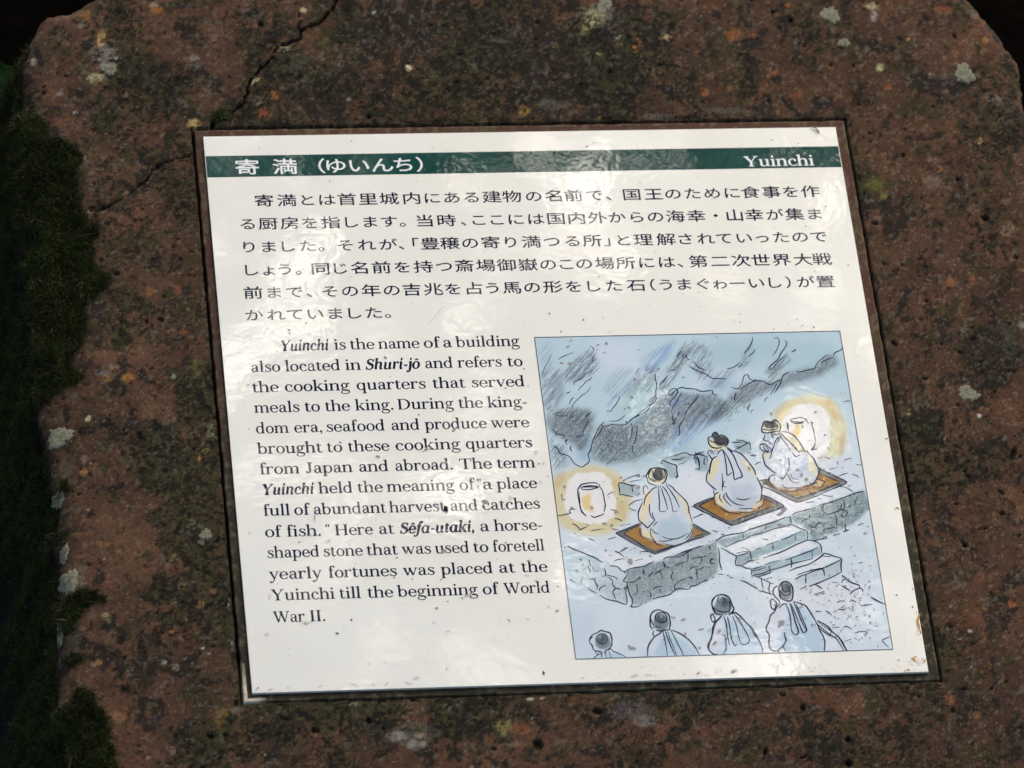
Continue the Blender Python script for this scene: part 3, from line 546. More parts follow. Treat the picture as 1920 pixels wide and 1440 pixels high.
def ribbon(pts, ws, smooth, sub=4):
    """polyline with a width at each point -> list of left/right edge points"""
    P = [(float(a), float(b)) for a, b in pts]; Wd = list(ws)
    if smooth and len(P) > 2:
        Q, V = [], []
        E = [(2*P[0][0]-P[1][0], 2*P[0][1]-P[1][1])]+P+[(2*P[-1][0]-P[-2][0], 2*P[-1][1]-P[-2][1])]
        for i in range(1, len(E)-2):
            for k in range(sub):
                t = k/sub; t2, t3 = t*t, t*t*t
                Q.append(tuple(.5*(2*E[i][c]+(E[i+1][c]-E[i-1][c])*t+(2*E[i-1][c]-5*E[i][c]+4*E[i+1][c]-E[i+2][c])*t2+(3*E[i][c]-E[i-1][c]-3*E[i+1][c]+E[i+2][c])*t3) for c in (0, 1)))
                V.append(Wd[i-1]*(1-t)+Wd[i]*t)
        Q.append(P[-1]); V.append(Wd[-1]); P, Wd = Q, V
    L, R = [], []
    for i, (x, y) in enumerate(P):
        a = P[max(i-1, 0)]; b = P[min(i+1, len(P)-1)]
        dx, dy = b[0]-a[0], b[1]-a[1]; d = math.hypot(dx, dy) or 1
        nx, ny = -dy/d*Wd[i]/2, dx/d*Wd[i]/2
        L.append((x+nx, y+ny)); R.append((x-nx, y-ny))
    return L, R

class Flat:
    """collects flat ink shapes; each shape lies a hair above the one before, so no two share a plane"""
    def __init__(self, z0, dz=1.2e-6, mod=40): self.v, self.f, self.n, self.z0, self.dz, self.mod = [], [], 0, z0, dz, mod
    def z(self): self.n += 1; return self.z0+(self.n % self.mod)*self.dz
    def strip(self, L, R, fn):
        z = self.z(); b = len(self.v)
        for l, r in zip(L, R):
            self.v.append((*fn(l), z)); self.v.append((*fn(r), z))
        for i in range(len(L)-1): self.f.append((b+2*i+1, b+2*i+3, b+2*i+2, b+2*i))
    def poly(self, pts, fn=lambda p: p):
        z = self.z(); b = len(self.v); self.v += [(*fn(p), z) for p in pts]; self.f.append(tuple(range(b, b+len(pts))))
    def mesh(self, name): 
        m = bpy.data.meshes.new(name); m.from_pydata(self.v, [], self.f); m.validate(); m.update(); return m

def word_width(s, ital): return sum((GI if ital else G)[c][0] for c in s)
def set_word(F, s, x0, x1, y, xh, ital=False):
    """letter a word between local x0 and x1 with its baseline at y"""
    T = GI if ital else G
    first, last = T[s[0]], T[s[-1]]
    total = word_width(s, ital); side = 7
    sx = (x1-x0)/(total-2*side); sy = xh/100
    cur = -side
    for c in s:
        adv, strokes = T[c]
        for pts, ws, sm in strokes:
            w = [q*(1.62 if ital else 1.18)+(5.0 if ital else 3.0) for q in ws]
            L, R = ribbon(pts, w, sm)
            base = cur
            def fn(p, base=base):
                x = p[0]+base+((p[1]-45)*.21 if ital else 0)
                return (x0+x*sx, y+p[1]*sy)
            F.strip(L, R, fn)
        cur += adv
# ---------------------------------------------------------------- the sign: backing tile, white panel, lettering, drawing
sign = bpy.data.objects.new("information_sign", None); COL.objects.link(sign); sign.matrix_world = M
tag(sign, "white information panel with green title band, text and a drawing, set in the stone", "sign")

q = NT("brown_tile")
at = q.n("ShaderNodeVertexColor", layer_name="tint")
sp = q.noise(700, 5, .7)
q.set(q.mix(1.0, at.outputs[0], q.ramp(sp, [(.3, (.6, .6, .6)), (.5, (1, 1, 1)), (.75, (1.5, 1.45, 1.4))]), 'MULTIPLY'), .85, .15, q.bump(sp, .5, .0006))
m_tile = q.m
ax = np.unique(np.concatenate([np.linspace(TX0, TX0+.0035, 8), np.linspace(TX0+.0035, TX1-.0035, 420), np.linspace(TX1-.0035, TX1, 8)]))
ay = np.unique(np.concatenate([np.linspace(TY0, TY0+.0035, 8), np.linspace(TY0+.0035, TY1-.0035, 420), np.linspace(TY1-.0035, TY1, 8)]))
X, Y = np.meshgrid(ax, ay); PX_, PY_ = to_px(X, Y)
e = np.minimum(np.minimum(X-TX0, TX1-X), np.minimum(Y-TY0, TY1-Y))
Zt = -.0018-.0009*(1-sstep(0, .0013, e))**2+(fbm(X*300, Y*300, 3, 3)-.5)*.0004*(e < .006)
skirt = e <= 1e-9; Zt = np.where(skirt, -.012, Zt)
X2 = X+(fbm(X*140, Y*140, 5, 3)-.5)*.0012*(e < .0012); Y2 = Y+(fbm(X*140, Y*140, 6, 3)-.5)*.0012*(e < .0012)
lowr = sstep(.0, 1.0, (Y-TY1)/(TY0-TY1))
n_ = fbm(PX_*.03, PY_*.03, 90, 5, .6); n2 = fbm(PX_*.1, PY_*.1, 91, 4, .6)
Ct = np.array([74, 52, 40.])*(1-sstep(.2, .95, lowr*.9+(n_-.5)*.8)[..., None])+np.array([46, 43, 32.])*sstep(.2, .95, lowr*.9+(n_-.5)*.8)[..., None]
g_ = sstep(.58, .68, n2)[..., None]; Ct = Ct*(1-g_*.6)+np.array([104, 92, 74.])*g_*.6
g_ = sstep(.6, .7, fbm(PX_*.05, PY_*.05, 93, 4))[..., None]; Ct = Ct*(1-g_*.5)+np.array([74, 72, 46.])*g_*.5
rim = (e < .0016)[..., None]*sstep(.35, .6, n2)[..., None]; Ct = Ct*(1-rim*.3)+np.array([118, 108, 86.])*rim*.3
cg = sstep(.030, .006, np.hypot(X-TX0, (Y-TY0)*1.0)) * (e < .0026); cg2 = ((PY_ > 1240) & (PX_ < 500) & (e < .0030)) * np.clip(1-np.hypot(PX_-462, (PY_-1306)*.6)/55, 0, 1)
w = np.clip(cg2*1.6*(.6+.6*n2), 0, 1)[..., None]; Ct = Ct*(1-w)+np.array([200, 188, 160.])*w
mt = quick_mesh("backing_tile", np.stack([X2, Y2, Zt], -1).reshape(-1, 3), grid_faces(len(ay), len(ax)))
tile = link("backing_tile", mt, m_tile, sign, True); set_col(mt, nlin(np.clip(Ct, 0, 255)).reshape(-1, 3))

# all printed layers share the same gently rippled glossy film
def film(name, col, attr=False, mott=None):
    q = NT(name)
    c = col
    if attr: c = q.n("ShaderNodeVertexColor", layer_name="tint").outputs[0]
    elif mott: c = q.ramp(q.noise(mott[0], 5, .6), [(.3, col), (.7, mott[1])])
    v = q.n("ShaderNodeMapping"); v.inputs['Scale'].default_value = (1, 1.0, 1); q.l(q.tc.outputs['Object'], v.inputs[0])
    a = q.noise(190, 1, .5, v.outputs[0], .2); b = q.noise(45, 1, .5, v.outputs[0])
    nb = q.bump(q.math('ADD', a, q.math('MULTIPLY', b, 2.0)), .5, .00006)
    q.set(c, .6, .0)
    q.b.inputs['Coat Weight'].default_value = 1.0; q.b.inputs['Coat Roughness'].default_value = .05; q.b.inputs['Coat IOR'].default_value = 1.5
    q.l(nb, q.b.inputs['Coat Normal'])
    return q.m
m_white = film("cream_white_face", (.83, .81, .715), mott=(9, (.80, .77, .67)))
m_green = film("dark_green_print", lin(20, 60, 55), mott=(25, lin(28, 72, 66)))
m_ink = film("navy_black_ink", (.008, .008, .036)); m_wtext = film("white_reversed_lettering", (.80, .80, .76)); m_pen = film("blue_black_pen", (.016, .018, .055))

def slab(name, x0, x1, y0, y1, z0, z1, mat, parent, bev=0.0):
    b = bev; co = [(x0, y0, z0), (x1, y0, z0), (x1, y1, z0), (x0, y1, z0), (x0, y0, z1-b), (x1, y0, z1-b), (x1, y1, z1-b), (x0, y1, z1-b),
                   (x0+b, y0+b, z1), (x1-b, y0+b, z1), (x1-b, y1-b, z1), (x0+b, y1-b, z1)]
    f = [(0, 3, 2, 1), (8, 9, 10, 11)]+[(i, (i+1) % 4, (i+1) % 4+4, i+4) for i in range(4)]+[(i+4, (i+1) % 4+4, (i+1) % 4+8, i+8) for i in range(4)]
    return link(name, quick_mesh(name, co, f), mat, parent)
panel = slab("face_panel", 0, PW, -PH, 0, -.0022, 0, m_white, sign, .00012)

bt = (L(387, 291)[1]+L(1574, 276)[1])/2; bb = (L(390, 331)[1]+L(1580, 315)[1])/2
band = slab("title_band", .0004, PW-.0004, bb, bt, .00001, .00003, m_green, sign)
XH = .00524
def ylocal(px, py): return L(px, py)[1]

# --- Japanese lines: the typeface's outlines, each sign set at its own measured place
import functools
@functools.lru_cache(None)
def glyph(ch):
    c = bpy.data.curves.new("g", "FONT"); c.body = ch; c.size = 1; c.resolution_u = 3
    o = bpy.data.objects.new("g", c); COL.objects.link(o)
    m = bpy.data.meshes.new_from_object(o.evaluated_get(bpy.context.evaluated_depsgraph_get()))
    v = [(a.co.x, a.co.y) for a in m.vertices]; f = [tuple(p.vertices) for p in m.polygons]
    bpy.data.objects.remove(o); bpy.data.curves.remove(c); bpy.data.meshes.remove(m); return v, f
def kanji(ch): return 0x4e00 <= ord(ch) <= 0x9fff
def jp_line(name, chars, ref, em_w, em_h, mat, parent, z):
    """chars: [(sign, centre px)], ref: px points on the line's middle"""
    (ax_, ay_), (bx_, by_) = ref; yc = (ylocal(ax_, ay_)+ylocal(bx_, by_))/2
    V, Fc = [], []
    for k, (ch, cx) in enumerate(chars):
        py = ay_+(by_-ay_)*(cx-ax_)/(bx_-ax_); X0 = L(cx, py)[0]
        v, f = glyph(ch); xs_ = [p[0] for p in v]; mx = (min(xs_)+max(xs_))/2
        kx = em_w*(1.0 if kanji(ch) else .93); ky = em_h*(1.0 if kanji(ch) else .96)
        for lay, (ddx, ddy) in enumerate(((-.011, 0), (.011, 0), (0, .010), (0, -.010))):     # inked a little heavier than the plain outline
            b = len(V)
            for x, y in v:
                u, t = x-mx+ddx, y-.38+ddy
                t += .030*math.cos(u*3.0)*(1 if kanji(ch) else .5)-.02           # strokes arch a little, as in clerical script
                V.append((X0+u*kx, yc+t*ky, z+lay*3e-6))
            Fc += [tuple(i+b for i in p) for p in f]
    m = bpy.data.meshes.new(name); m.from_pydata(V, [], Fc); m.update()
    return link(name, m, mat, parent)
def seq(s, *parts):
    xs_ = [ox+a/sc for ox, sc, arr in parts for a in arr]; assert len(xs_) == len(s), (s, len(xs_), len(s)); return list(zip(s, xs_))
LINES = [
 (seq("寄満とは首里城内にある建物の名前で、国王のために食事を作", (430, 4.8, [312, 515, 703, 880, 1057, 1247, 1437, 1640, 1825]), (800, 4.8, [225, 402, 585, 765, 962, 1140, 1322, 1512, 1635, 1845]),
      (1180, 4.8, [218, 392, 570, 745, 925, 1090, 1278, 1450, 1628])), ((495, 374.8), (1519, 360.2))),
 (seq("る厨房を指します。当時、ここには国内外からの海幸・山幸が集ま", (430, 4.8, [162, 347, 540, 723, 910, 1100, 1268, 1437, 1557, 1757]), (800, 4.8, [180, 328, 468, 632, 803, 985, 1163, 1350, 1537, 1715]),
      (1180, 4.8, [68, 235, 415, 602, 778, 948, 1125, 1310, 1487, 1670])), ((500, 417.5), (1500, 403))),
 (seq("りました。それが、「豊穣の寄り満つる所」と理解されていったので", (430, 4.8, [175, 355, 530, 705, 824, 1042, 1237, 1430, 1545, 1677, 1805]), (800, 4.8, [207, 390, 575, 755, 940, 1125, 1310, 1490, 1622, 1772]),
      (1180, 4.8, [125, 330, 505, 690, 852, 1035, 1195, 1367, 1537, 1705])), ((500, 460), (1530, 445.6))),
 (seq("しょう。同じ名前を持つ斎場御嶽のこの場所には、第二次世界大戦", (430, 4.8, [200, 352, 498, 620, 820, 1000, 1167, 1368, 1555, 1745]), (800, 4.8, [155, 340, 530, 715, 910, 1092, 1255, 1417, 1600, 1790]),
      (1180, 4.8, [155, 338, 455, 620, 815, 1005, 1182, 1370, 1562, 1735])), ((600, 502.5), (1500, 487.5))),
 (seq("前まで、その年の吉兆を占う馬の形をした石（うまぐゎーいし）が置", (430, 4.8, [213, 405, 585, 715, 905, 1085, 1275, 1460, 1640, 1835]), (800, 4.8, [235, 430, 590, 765, 948, 1135, 1320, 1505, 1685]),
      (1180, 4.8, [60, 210, 328, 495, 665, 815, 970, 1145, 1312, 1430, 1590, 1765])), ((500, 547), (1540, 529))),
 (seq("かれていました。", (430, 4.8, [225, 420, 590, 775, 955, 1130, 1300, 1425])), ((520, 589.5), (720, 586)))]
for chars, ref in LINES: jp_line("japanese_text_line", chars, ref, .01268, .00972, m_ink, sign, .00002)
jp_line("title_lettering", seq("寄満（ゆいんち）", (370, 3.097, [289, 508, 722, 805, 940, 1075, 1195, 1290])), ((463, 311.5), (786, 309.5)), .0162, .0124, m_wtext, band, .00005)

# --- English lines
def en_line(words, ref, ox, oy, s, mat=None, xh=XH, z=.00002, parent=None, name="english_text_line"):
    (rx, ry) = ref; yb = ylocal(ox+rx/s, oy+ry/s); F = Flat(z)
    for wd, a, b, it in words:
        pa = ox+a/s; pb = ox+b/s; py = lambda px: oy+ry/s-.0165*(px-(ox+rx/s))
        set_word(F, wd, L(pa, py(pa))[0], L(pb, py(pb))[0], yb, xh, it)
    return link(name, F.mesh(name), mat or m_ink, parent or sign)
T1 = [([("Yuinchi", 213, 500, 1), ("is", 537, 603, 0), ("the", 632, 775, 0), ("name", 803, 1045, 0), ("of", 1075, 1165, 0), ("a", 1190, 1240, 0), ("building", 1270, 1645, 0)], (800, 141)),
      ([("also", 37, 210, 0), ("located", 243, 570, 0), ("in", 603, 693, 0), ("Shuri-jô", 727, 1047, 1), ("and", 1082, 1247, 0), ("refers", 1280, 1540, 0), ("to", 1577, 1665, 0)], (620, 268)),
      ([("the", 45, 200, 0), ("cooking", 240, 625, 0), ("quarters", 672, 1083, 0), ("that", 1128, 1320, 0), ("served", 1362, 1678, 0)], (680, 388)),
      ([("meals", 58, 325, 0), ("to", 360, 448, 0), ("the", 482, 628, 0), ("king.", 665, 890, 0), ("During", 918, 1250, 0), ("the", 1283, 1427, 0), ("king-", 1460, 1692, 0)], (700, 510)),
      ([("dom", 67, 260, 0), ("era,", 297, 462, 0), ("seafood", 490, 838, 0), ("and", 880, 1047, 0), ("produce", 1083, 1450, 0), ("were", 1480, 1705, 0)], (700, 634)),
      ([("brought", 78, 460, 0), ("to", 493, 582, 0), ("these", 620, 865, 0), ("cooking", 905, 1290, 0), ("quarters", 1328, 1723, 0)], (740, 755)),
      ([("from", 90, 325, 0), ("Japan", 362, 643, 0), ("and", 685, 860, 0), ("abroad.", 903, 1248, 0), ("The", 1290, 1480, 0), ("term", 1515, 1740, 0)], (760, 877))]
T2 = [([("Yuinchi", 103, 412, 1), ("held", 445, 645, 0), ("the", 677, 825, 0), ("meaning", 855, 1255, 0), ("of", 1290, 1375, 0), ('"a', 1398, 1482, 0), ("place", 1515, 1752, 0)], (760, 105)),
      ([("full", 112, 268, 0), ("of", 297, 383, 0), ("abundant", 413, 845, 0), ("harvest", 870, 1200, 0), ("and", 1235, 1397, 0), ("catches", 1427, 1770, 0)], (760, 230)),
      ([("of", 122, 213, 0), ("fish.", 252, 455, 0), ('"', 485, 510, 0), ("Here", 540, 765, 0), ("at", 805, 893, 0), ("Sêfa-utaki,", 933, 1378, 1), ("a", 1413, 1465, 0), ("horse-", 1500, 1785, 0)], (760, 358)),
      ([("shaped", 135, 445, 0), ("stone", 472, 705, 0), ("that", 732, 915, 0), ("was", 945, 1115, 0), ("used", 1143, 1345, 0), ("to", 1373, 1460, 0), ("foretell", 1490, 1797, 0)], (760, 483)),
      ([("yearly", 147, 457, 0), ("fortunes", 503, 910, 0), ("was", 953, 1137, 0), ("placed", 1180, 1487, 0), ("at", 1527, 1620, 0), ("the", 1662, 1815, 0)], (760, 611)),
      ([("Yuinchi", 160, 537, 0), ("till", 568, 693, 0), ("the", 737, 888, 0), ("beginning", 920, 1395, 0), ("of", 1430, 1518, 0), ("World", 1557, 1830, 0)], (760, 738)),
      ([("War", 172, 357, 0), ("II.", 390, 482, 0)], (300, 883))]
for wds, ref in T1: en_line(wds, ref, 460, 610, 3.2)
for wds, ref in T2: en_line(wds, ref, 460, 890, 3.2)
en_line([("Yuinchi", 358, 1602, 0)], (980, 394), 1360, 270, 9.6, m_wtext, .00544, .00006, band, "title_lettering")
# ---------------------------------------------------------------- the printed drawing: pen lines, one string per sheet area
# "ox oy scale | polyline ; polyline ..." with points x,y; a leading number sets the pen width
INK = []
INK.append((1000, 620, 6.4, """
9 675,190 700,195 718,212 724,238;9 720,300 716,340 703,385;7 768,210 765,235;6 745,345 748,365;6 744,385 745,403;8 710,465 680,495 635,512 600,548 560,582 515,600 488,620 487,655;
9 707,555 670,590 630,610 600,650 560,690 540,720;7 515,755 508,768;9 485,795 455,830 440,860 432,885;8 685,675 665,710 630,750 590,770 560,800 520,835 490,870 468,910 458,940;10 395,752 420,745 447,730;
8 260,1000 290,985 330,968;8 260,1000 290,1020 340,1025 380,1020 415,1005;10 430,1050 455,1040 490,1020;10 630,1040 645,1020 670,1000 705,970;8 660,1060 655,1090 635,1130 615,1170 598,1210 596,1243 570,1262 530,1275 515,1285;
10 230,1185 255,1205 275,1235 300,1248 350,1250 368,1258 378,1272;10 400,1310 390,1325 392,1344;9 880,970 905,960 925,970 950,935 985,895 1015,845 1035,800 1036,785;9 912,1088 960,1085 1010,1080 1050,1060 1100,1015;
10 1465,520 1460,570 1475,620 1480,670 1470,720 1468,780 1430,810 1395,830 1405,850 1440,835 1485,802 1455,850 1420,875 1370,910 1300,970 1240,1020 1180,1065 1130,1110 1115,1098 1112,1080;
9 1420,870 1395,910 1370,955 1320,990 1260,1020 1190,1055 1140,1095;10 1130,1110 1100,1130 1040,1133 990,1130 940,1127 890,1142 850,1150 830,1143;10 850,1090 830,1120 790,1160 765,1210 740,1260 710,1325 705,1344;
9 830,1130 822,1180 790,1230 755,1280 735,1320;9 1155,1110 1180,1130 1185,1180 1178,1250 1157,1310;9 1248,1148 1243,1200 1235,1260 1220,1344;9 1505,655 1530,625 1570,600 1590,565 1612,537;12 1655,482 1680,475 1695,463;
9 1465,1212 1500,1187;10 1725,320 1735,290 1775,245;8 1800,275 1790,300 1800,320 1815,305 1840,290 1840,320 1860,345 1885,350;10 1870,427 1910,448;
10 1920,700 1870,695 1815,690 1800,680 1750,690 1715,712 1680,745 1645,775 1625,770 1625,745 1650,710 1690,692 1725,710 1730,745 1700,790 1665,830 1640,870 1637,898;10 1780,745 1750,800 1710,870 1680,910 1660,960 1655,990;
9 1760,970 1730,1020 1700,1065 1680,1080 1672,1040 1675,1000;10 1660,1110 1690,1120 1695,1100 1680,1080;9 1920,855 1880,910 1840,970 1820,1020 1795,1080 1760,1130 1750,1180 1755,1215 1745,1262;9 1810,895 1835,880 1860,882 1870,858;
8 300,345 360,310 420,285 480,260;6 105,530 140,430 180,370 215,290"""))
INK.append((1290, 610, 5.818, """
9 700,125 705,150 690,200 660,250 630,285 612,312;8 735,262 710,300 680,325 655,352;8 938,148 965,135 990,150 995,190 980,240 955,290 920,337;9 1055,165 1075,185 1072,220 1040,270 1010,310 990,360 950,400 910,430 885,465 890,483 910,480 940,450 980,400 1020,365 1055,340;
12 1130,295 1155,280 1178,262;9 425,472 470,468 520,445 565,408;10 545,458 570,445 598,422;9 55,388 80,420 110,455 150,475 195,487;9 12,445 60,475 120,505 200,535 240,565 280,582 350,582 418,583;
9 1687,238 1668,270 1620,290 1597,310 1588,335;8 1590,350 1550,360 1500,380 1465,400 1453,427;9 1535,322 1510,330 1470,360 1420,400 1395,440 1380,468 1330,482 1260,500 1185,510;
9 1110,505 1085,520 1045,540 1025,580 1020,600 980,605 930,635 890,645 850,630 830,612 750,605 700,620 640,650 565,703;9 740,588 715,602 690,592 668,580 660,550 645,538 615,550 600,590 590,630 565,675 540,692 510,690 470,668;
9 1022,600 1005,645 970,700 940,740;10 968,640 935,700 900,755;9 875,780 845,805 832,835;9 523,735 508,790 515,832;9 685,857 655,895 652,915 668,930;8 713,920 690,940 692,955;
9 0,690 60,692 110,708 150,722 210,715 270,712 265,740 290,755 320,765;11 90,755 93,762;9 122,762 80,815 30,875 5,900;8 0,370 15,375;8 1700,832 1750,825 1768,832;7 305,118 318,145"""))
INK.append((1020, 820, 6.4, """
10 108,103 160,130 180,180 220,205 290,220 330,265 360,310 420,345 455,357 500,330 535,300 545,270 530,210 560,150 575,80 590,30 610,0;9 285,25 262,35 262,65 285,88;10 325,100 318,140 335,170;9 1100,0 1095,50 1065,100 1060,150 1075,185 1095,193;
8 965,205 995,178;8 755,327 805,280;8 825,283 860,265;
12 400,640 440,575 500,555 560,545 620,548 665,570;13 405,640 408,700 425,780 440,860 460,900 505,943;8 418,650 425,720 435,790;12 440,605 480,590 560,580 640,590 640,605 560,625 480,628 440,612;14 460,600 540,595 635,598;
11 665,570 672,600 695,625 715,690 725,760 735,820 720,895;11 565,938 595,960 650,948 720,918;12 400,640 415,610;9 760,697 800,665 845,655;9 765,722 790,718;8 210,680 220,755;9 165,943 240,930 320,908 300,885 330,865 382,862;
9 335,1038 375,1050 415,1085 435,1110 470,1092 520,1072;8 425,1115 450,1095;9 500,1040 555,1065;9 565,1122 620,1112 690,1103;8 705,1102 718,1098;9 800,865 850,880 892,903;7 962,920 972,930;9 848,975 900,985 938,1005;
9 915,1060 975,1047;8 985,1055 1040,1035;9 812,1098 850,1105 895,1112;9 355,1153 388,1160;9 535,1212 612,1243;9 770,1223 865,1198;9 1015,822 1060,785 1110,760 1180,747;9 1015,845 1060,868 1112,885;
10 905,540 893,570 905,620 912,690 940,685 1000,700 1070,712;11 905,545 960,550 1000,568 1060,580 1110,573;10 1055,580 1058,620 1065,655;9 1110,697 1155,672;9 940,530 990,500 1060,470 1115,455 1130,445 1150,460 1135,475 1110,465;8 1030,533 1100,520 1170,510;
11 1420,275 1445,280 1480,300 1540,320 1590,340 1592,400 1605,470 1580,475 1600,490;10 1420,275 1410,310 1428,325;9 1455,253 1540,230;10 1560,222 1640,197 1700,183 1750,210 1800,215 1820,235;9 1530,255 1540,270 1620,265 1660,270;8 1640,250 1695,237;9 1620,322 1660,315 1715,285;
10 1820,175 1822,215 1860,190 1920,175;9 1860,200 1900,205 1920,225;10 1825,235 1820,300;9 1830,240 1855,290 1865,350 1858,390 1830,380;9 1815,385 1822,392;9 1800,265 1815,240;
13 1245,500 1225,470 1250,420 1280,380 1330,368 1380,370 1430,375 1465,400 1475,440 1465,500 1440,540 1410,560;12 1300,375 1265,420 1255,470 1285,510 1340,540;10 1245,500 1250,540 1280,560 1330,575 1355,580;12 1300,395 1310,450 1330,490 1380,510 1420,500 1440,460;8 1285,490 1330,520 1400,525;11 1415,385 1445,400 1455,450 1440,500;
10 1205,692 1192,650 1195,600 1215,580 1235,590 1250,625;9 1270,660 1285,640;12 1355,595 1310,615 1270,655 1230,700 1205,760 1200,820;12 1180,780 1160,830 1135,890 1130,940 1145,1000 1200,1045 1240,1085 1280,1050 1330,990 1300,970 1275,920 1265,860 1268,800;
9 1300,900 1305,940 1330,985;10 1375,575 1378,680 1385,780 1390,885 1460,887;10 1390,575 1420,650 1450,740 1485,865;10 1420,585 1465,640 1510,730 1535,820 1550,893 1600,880;10 1475,590 1530,660 1580,740 1625,845;
12 1480,570 1530,590 1580,645 1640,700 1700,760 1730,820 1740,880 1735,910;11 1740,890 1760,950 1780,1025;9 1465,530 1470,590;
10 1285,1085 1275,1140 1290,1190 1320,1230 1345,1262;10 1290,1100 1330,1145 1385,1163;10 1310,1065 1340,1035 1362,1013;9 1155,1090 1150,1130 1165,1180 1210,1210 1270,1220 1330,1260 1370,1290 1430,1300;10 1420,1190 1480,1215 1560,1220 1640,1200 1735,1145;9 1370,1240 1440,1248 1520,1235 1570,1215;9 1430,1275 1520,1297 1600,1300 1690,1260 1750,1210 1785,1150 1785,1080;9 1690,1225 1730,1190 1770,1130 1760,1095;
12 1175,1030 1080,1060 980,1105 870,1145 880,1160 960,1210 1060,1270 1160,1320 1260,1375 1330,1398;9 1170,1048 1060,1090 960,1155 1060,1215 1160,1290 1240,1340 1330,1380;12 1330,1400 1450,1350 1600,1300 1760,1235 1920,1195;9 1350,1370 1450,1335 1560,1300;11 1785,1035 1850,1075 1920,1120;9 1790,1190 1860,1175 1915,1160;8 1820,1085 1915,1135;
10 1920,760 1860,785 1790,825 1850,865 1920,905;8 1920,785 1870,825 1920,865;9 1755,838 1790,830;9 1790,970 1850,945 1920,920;8 1880,920 1900,930;
10 285,1303 330,1325 400,1360 470,1385 515,1408;12 240,1330 260,1325;9 850,1370 890,1385 935,1408;10 910,1375 960,1345 1010,1320;8 955,1325 980,1322;8 1030,1350 1055,1350;9 1070,1330 1100,1333;10 1100,1360 1108,1362;8 1150,1375 1200,1370 1240,1378;9 1600,1408 1680,1370 1760,1345 1870,1310 1920,1300"""))
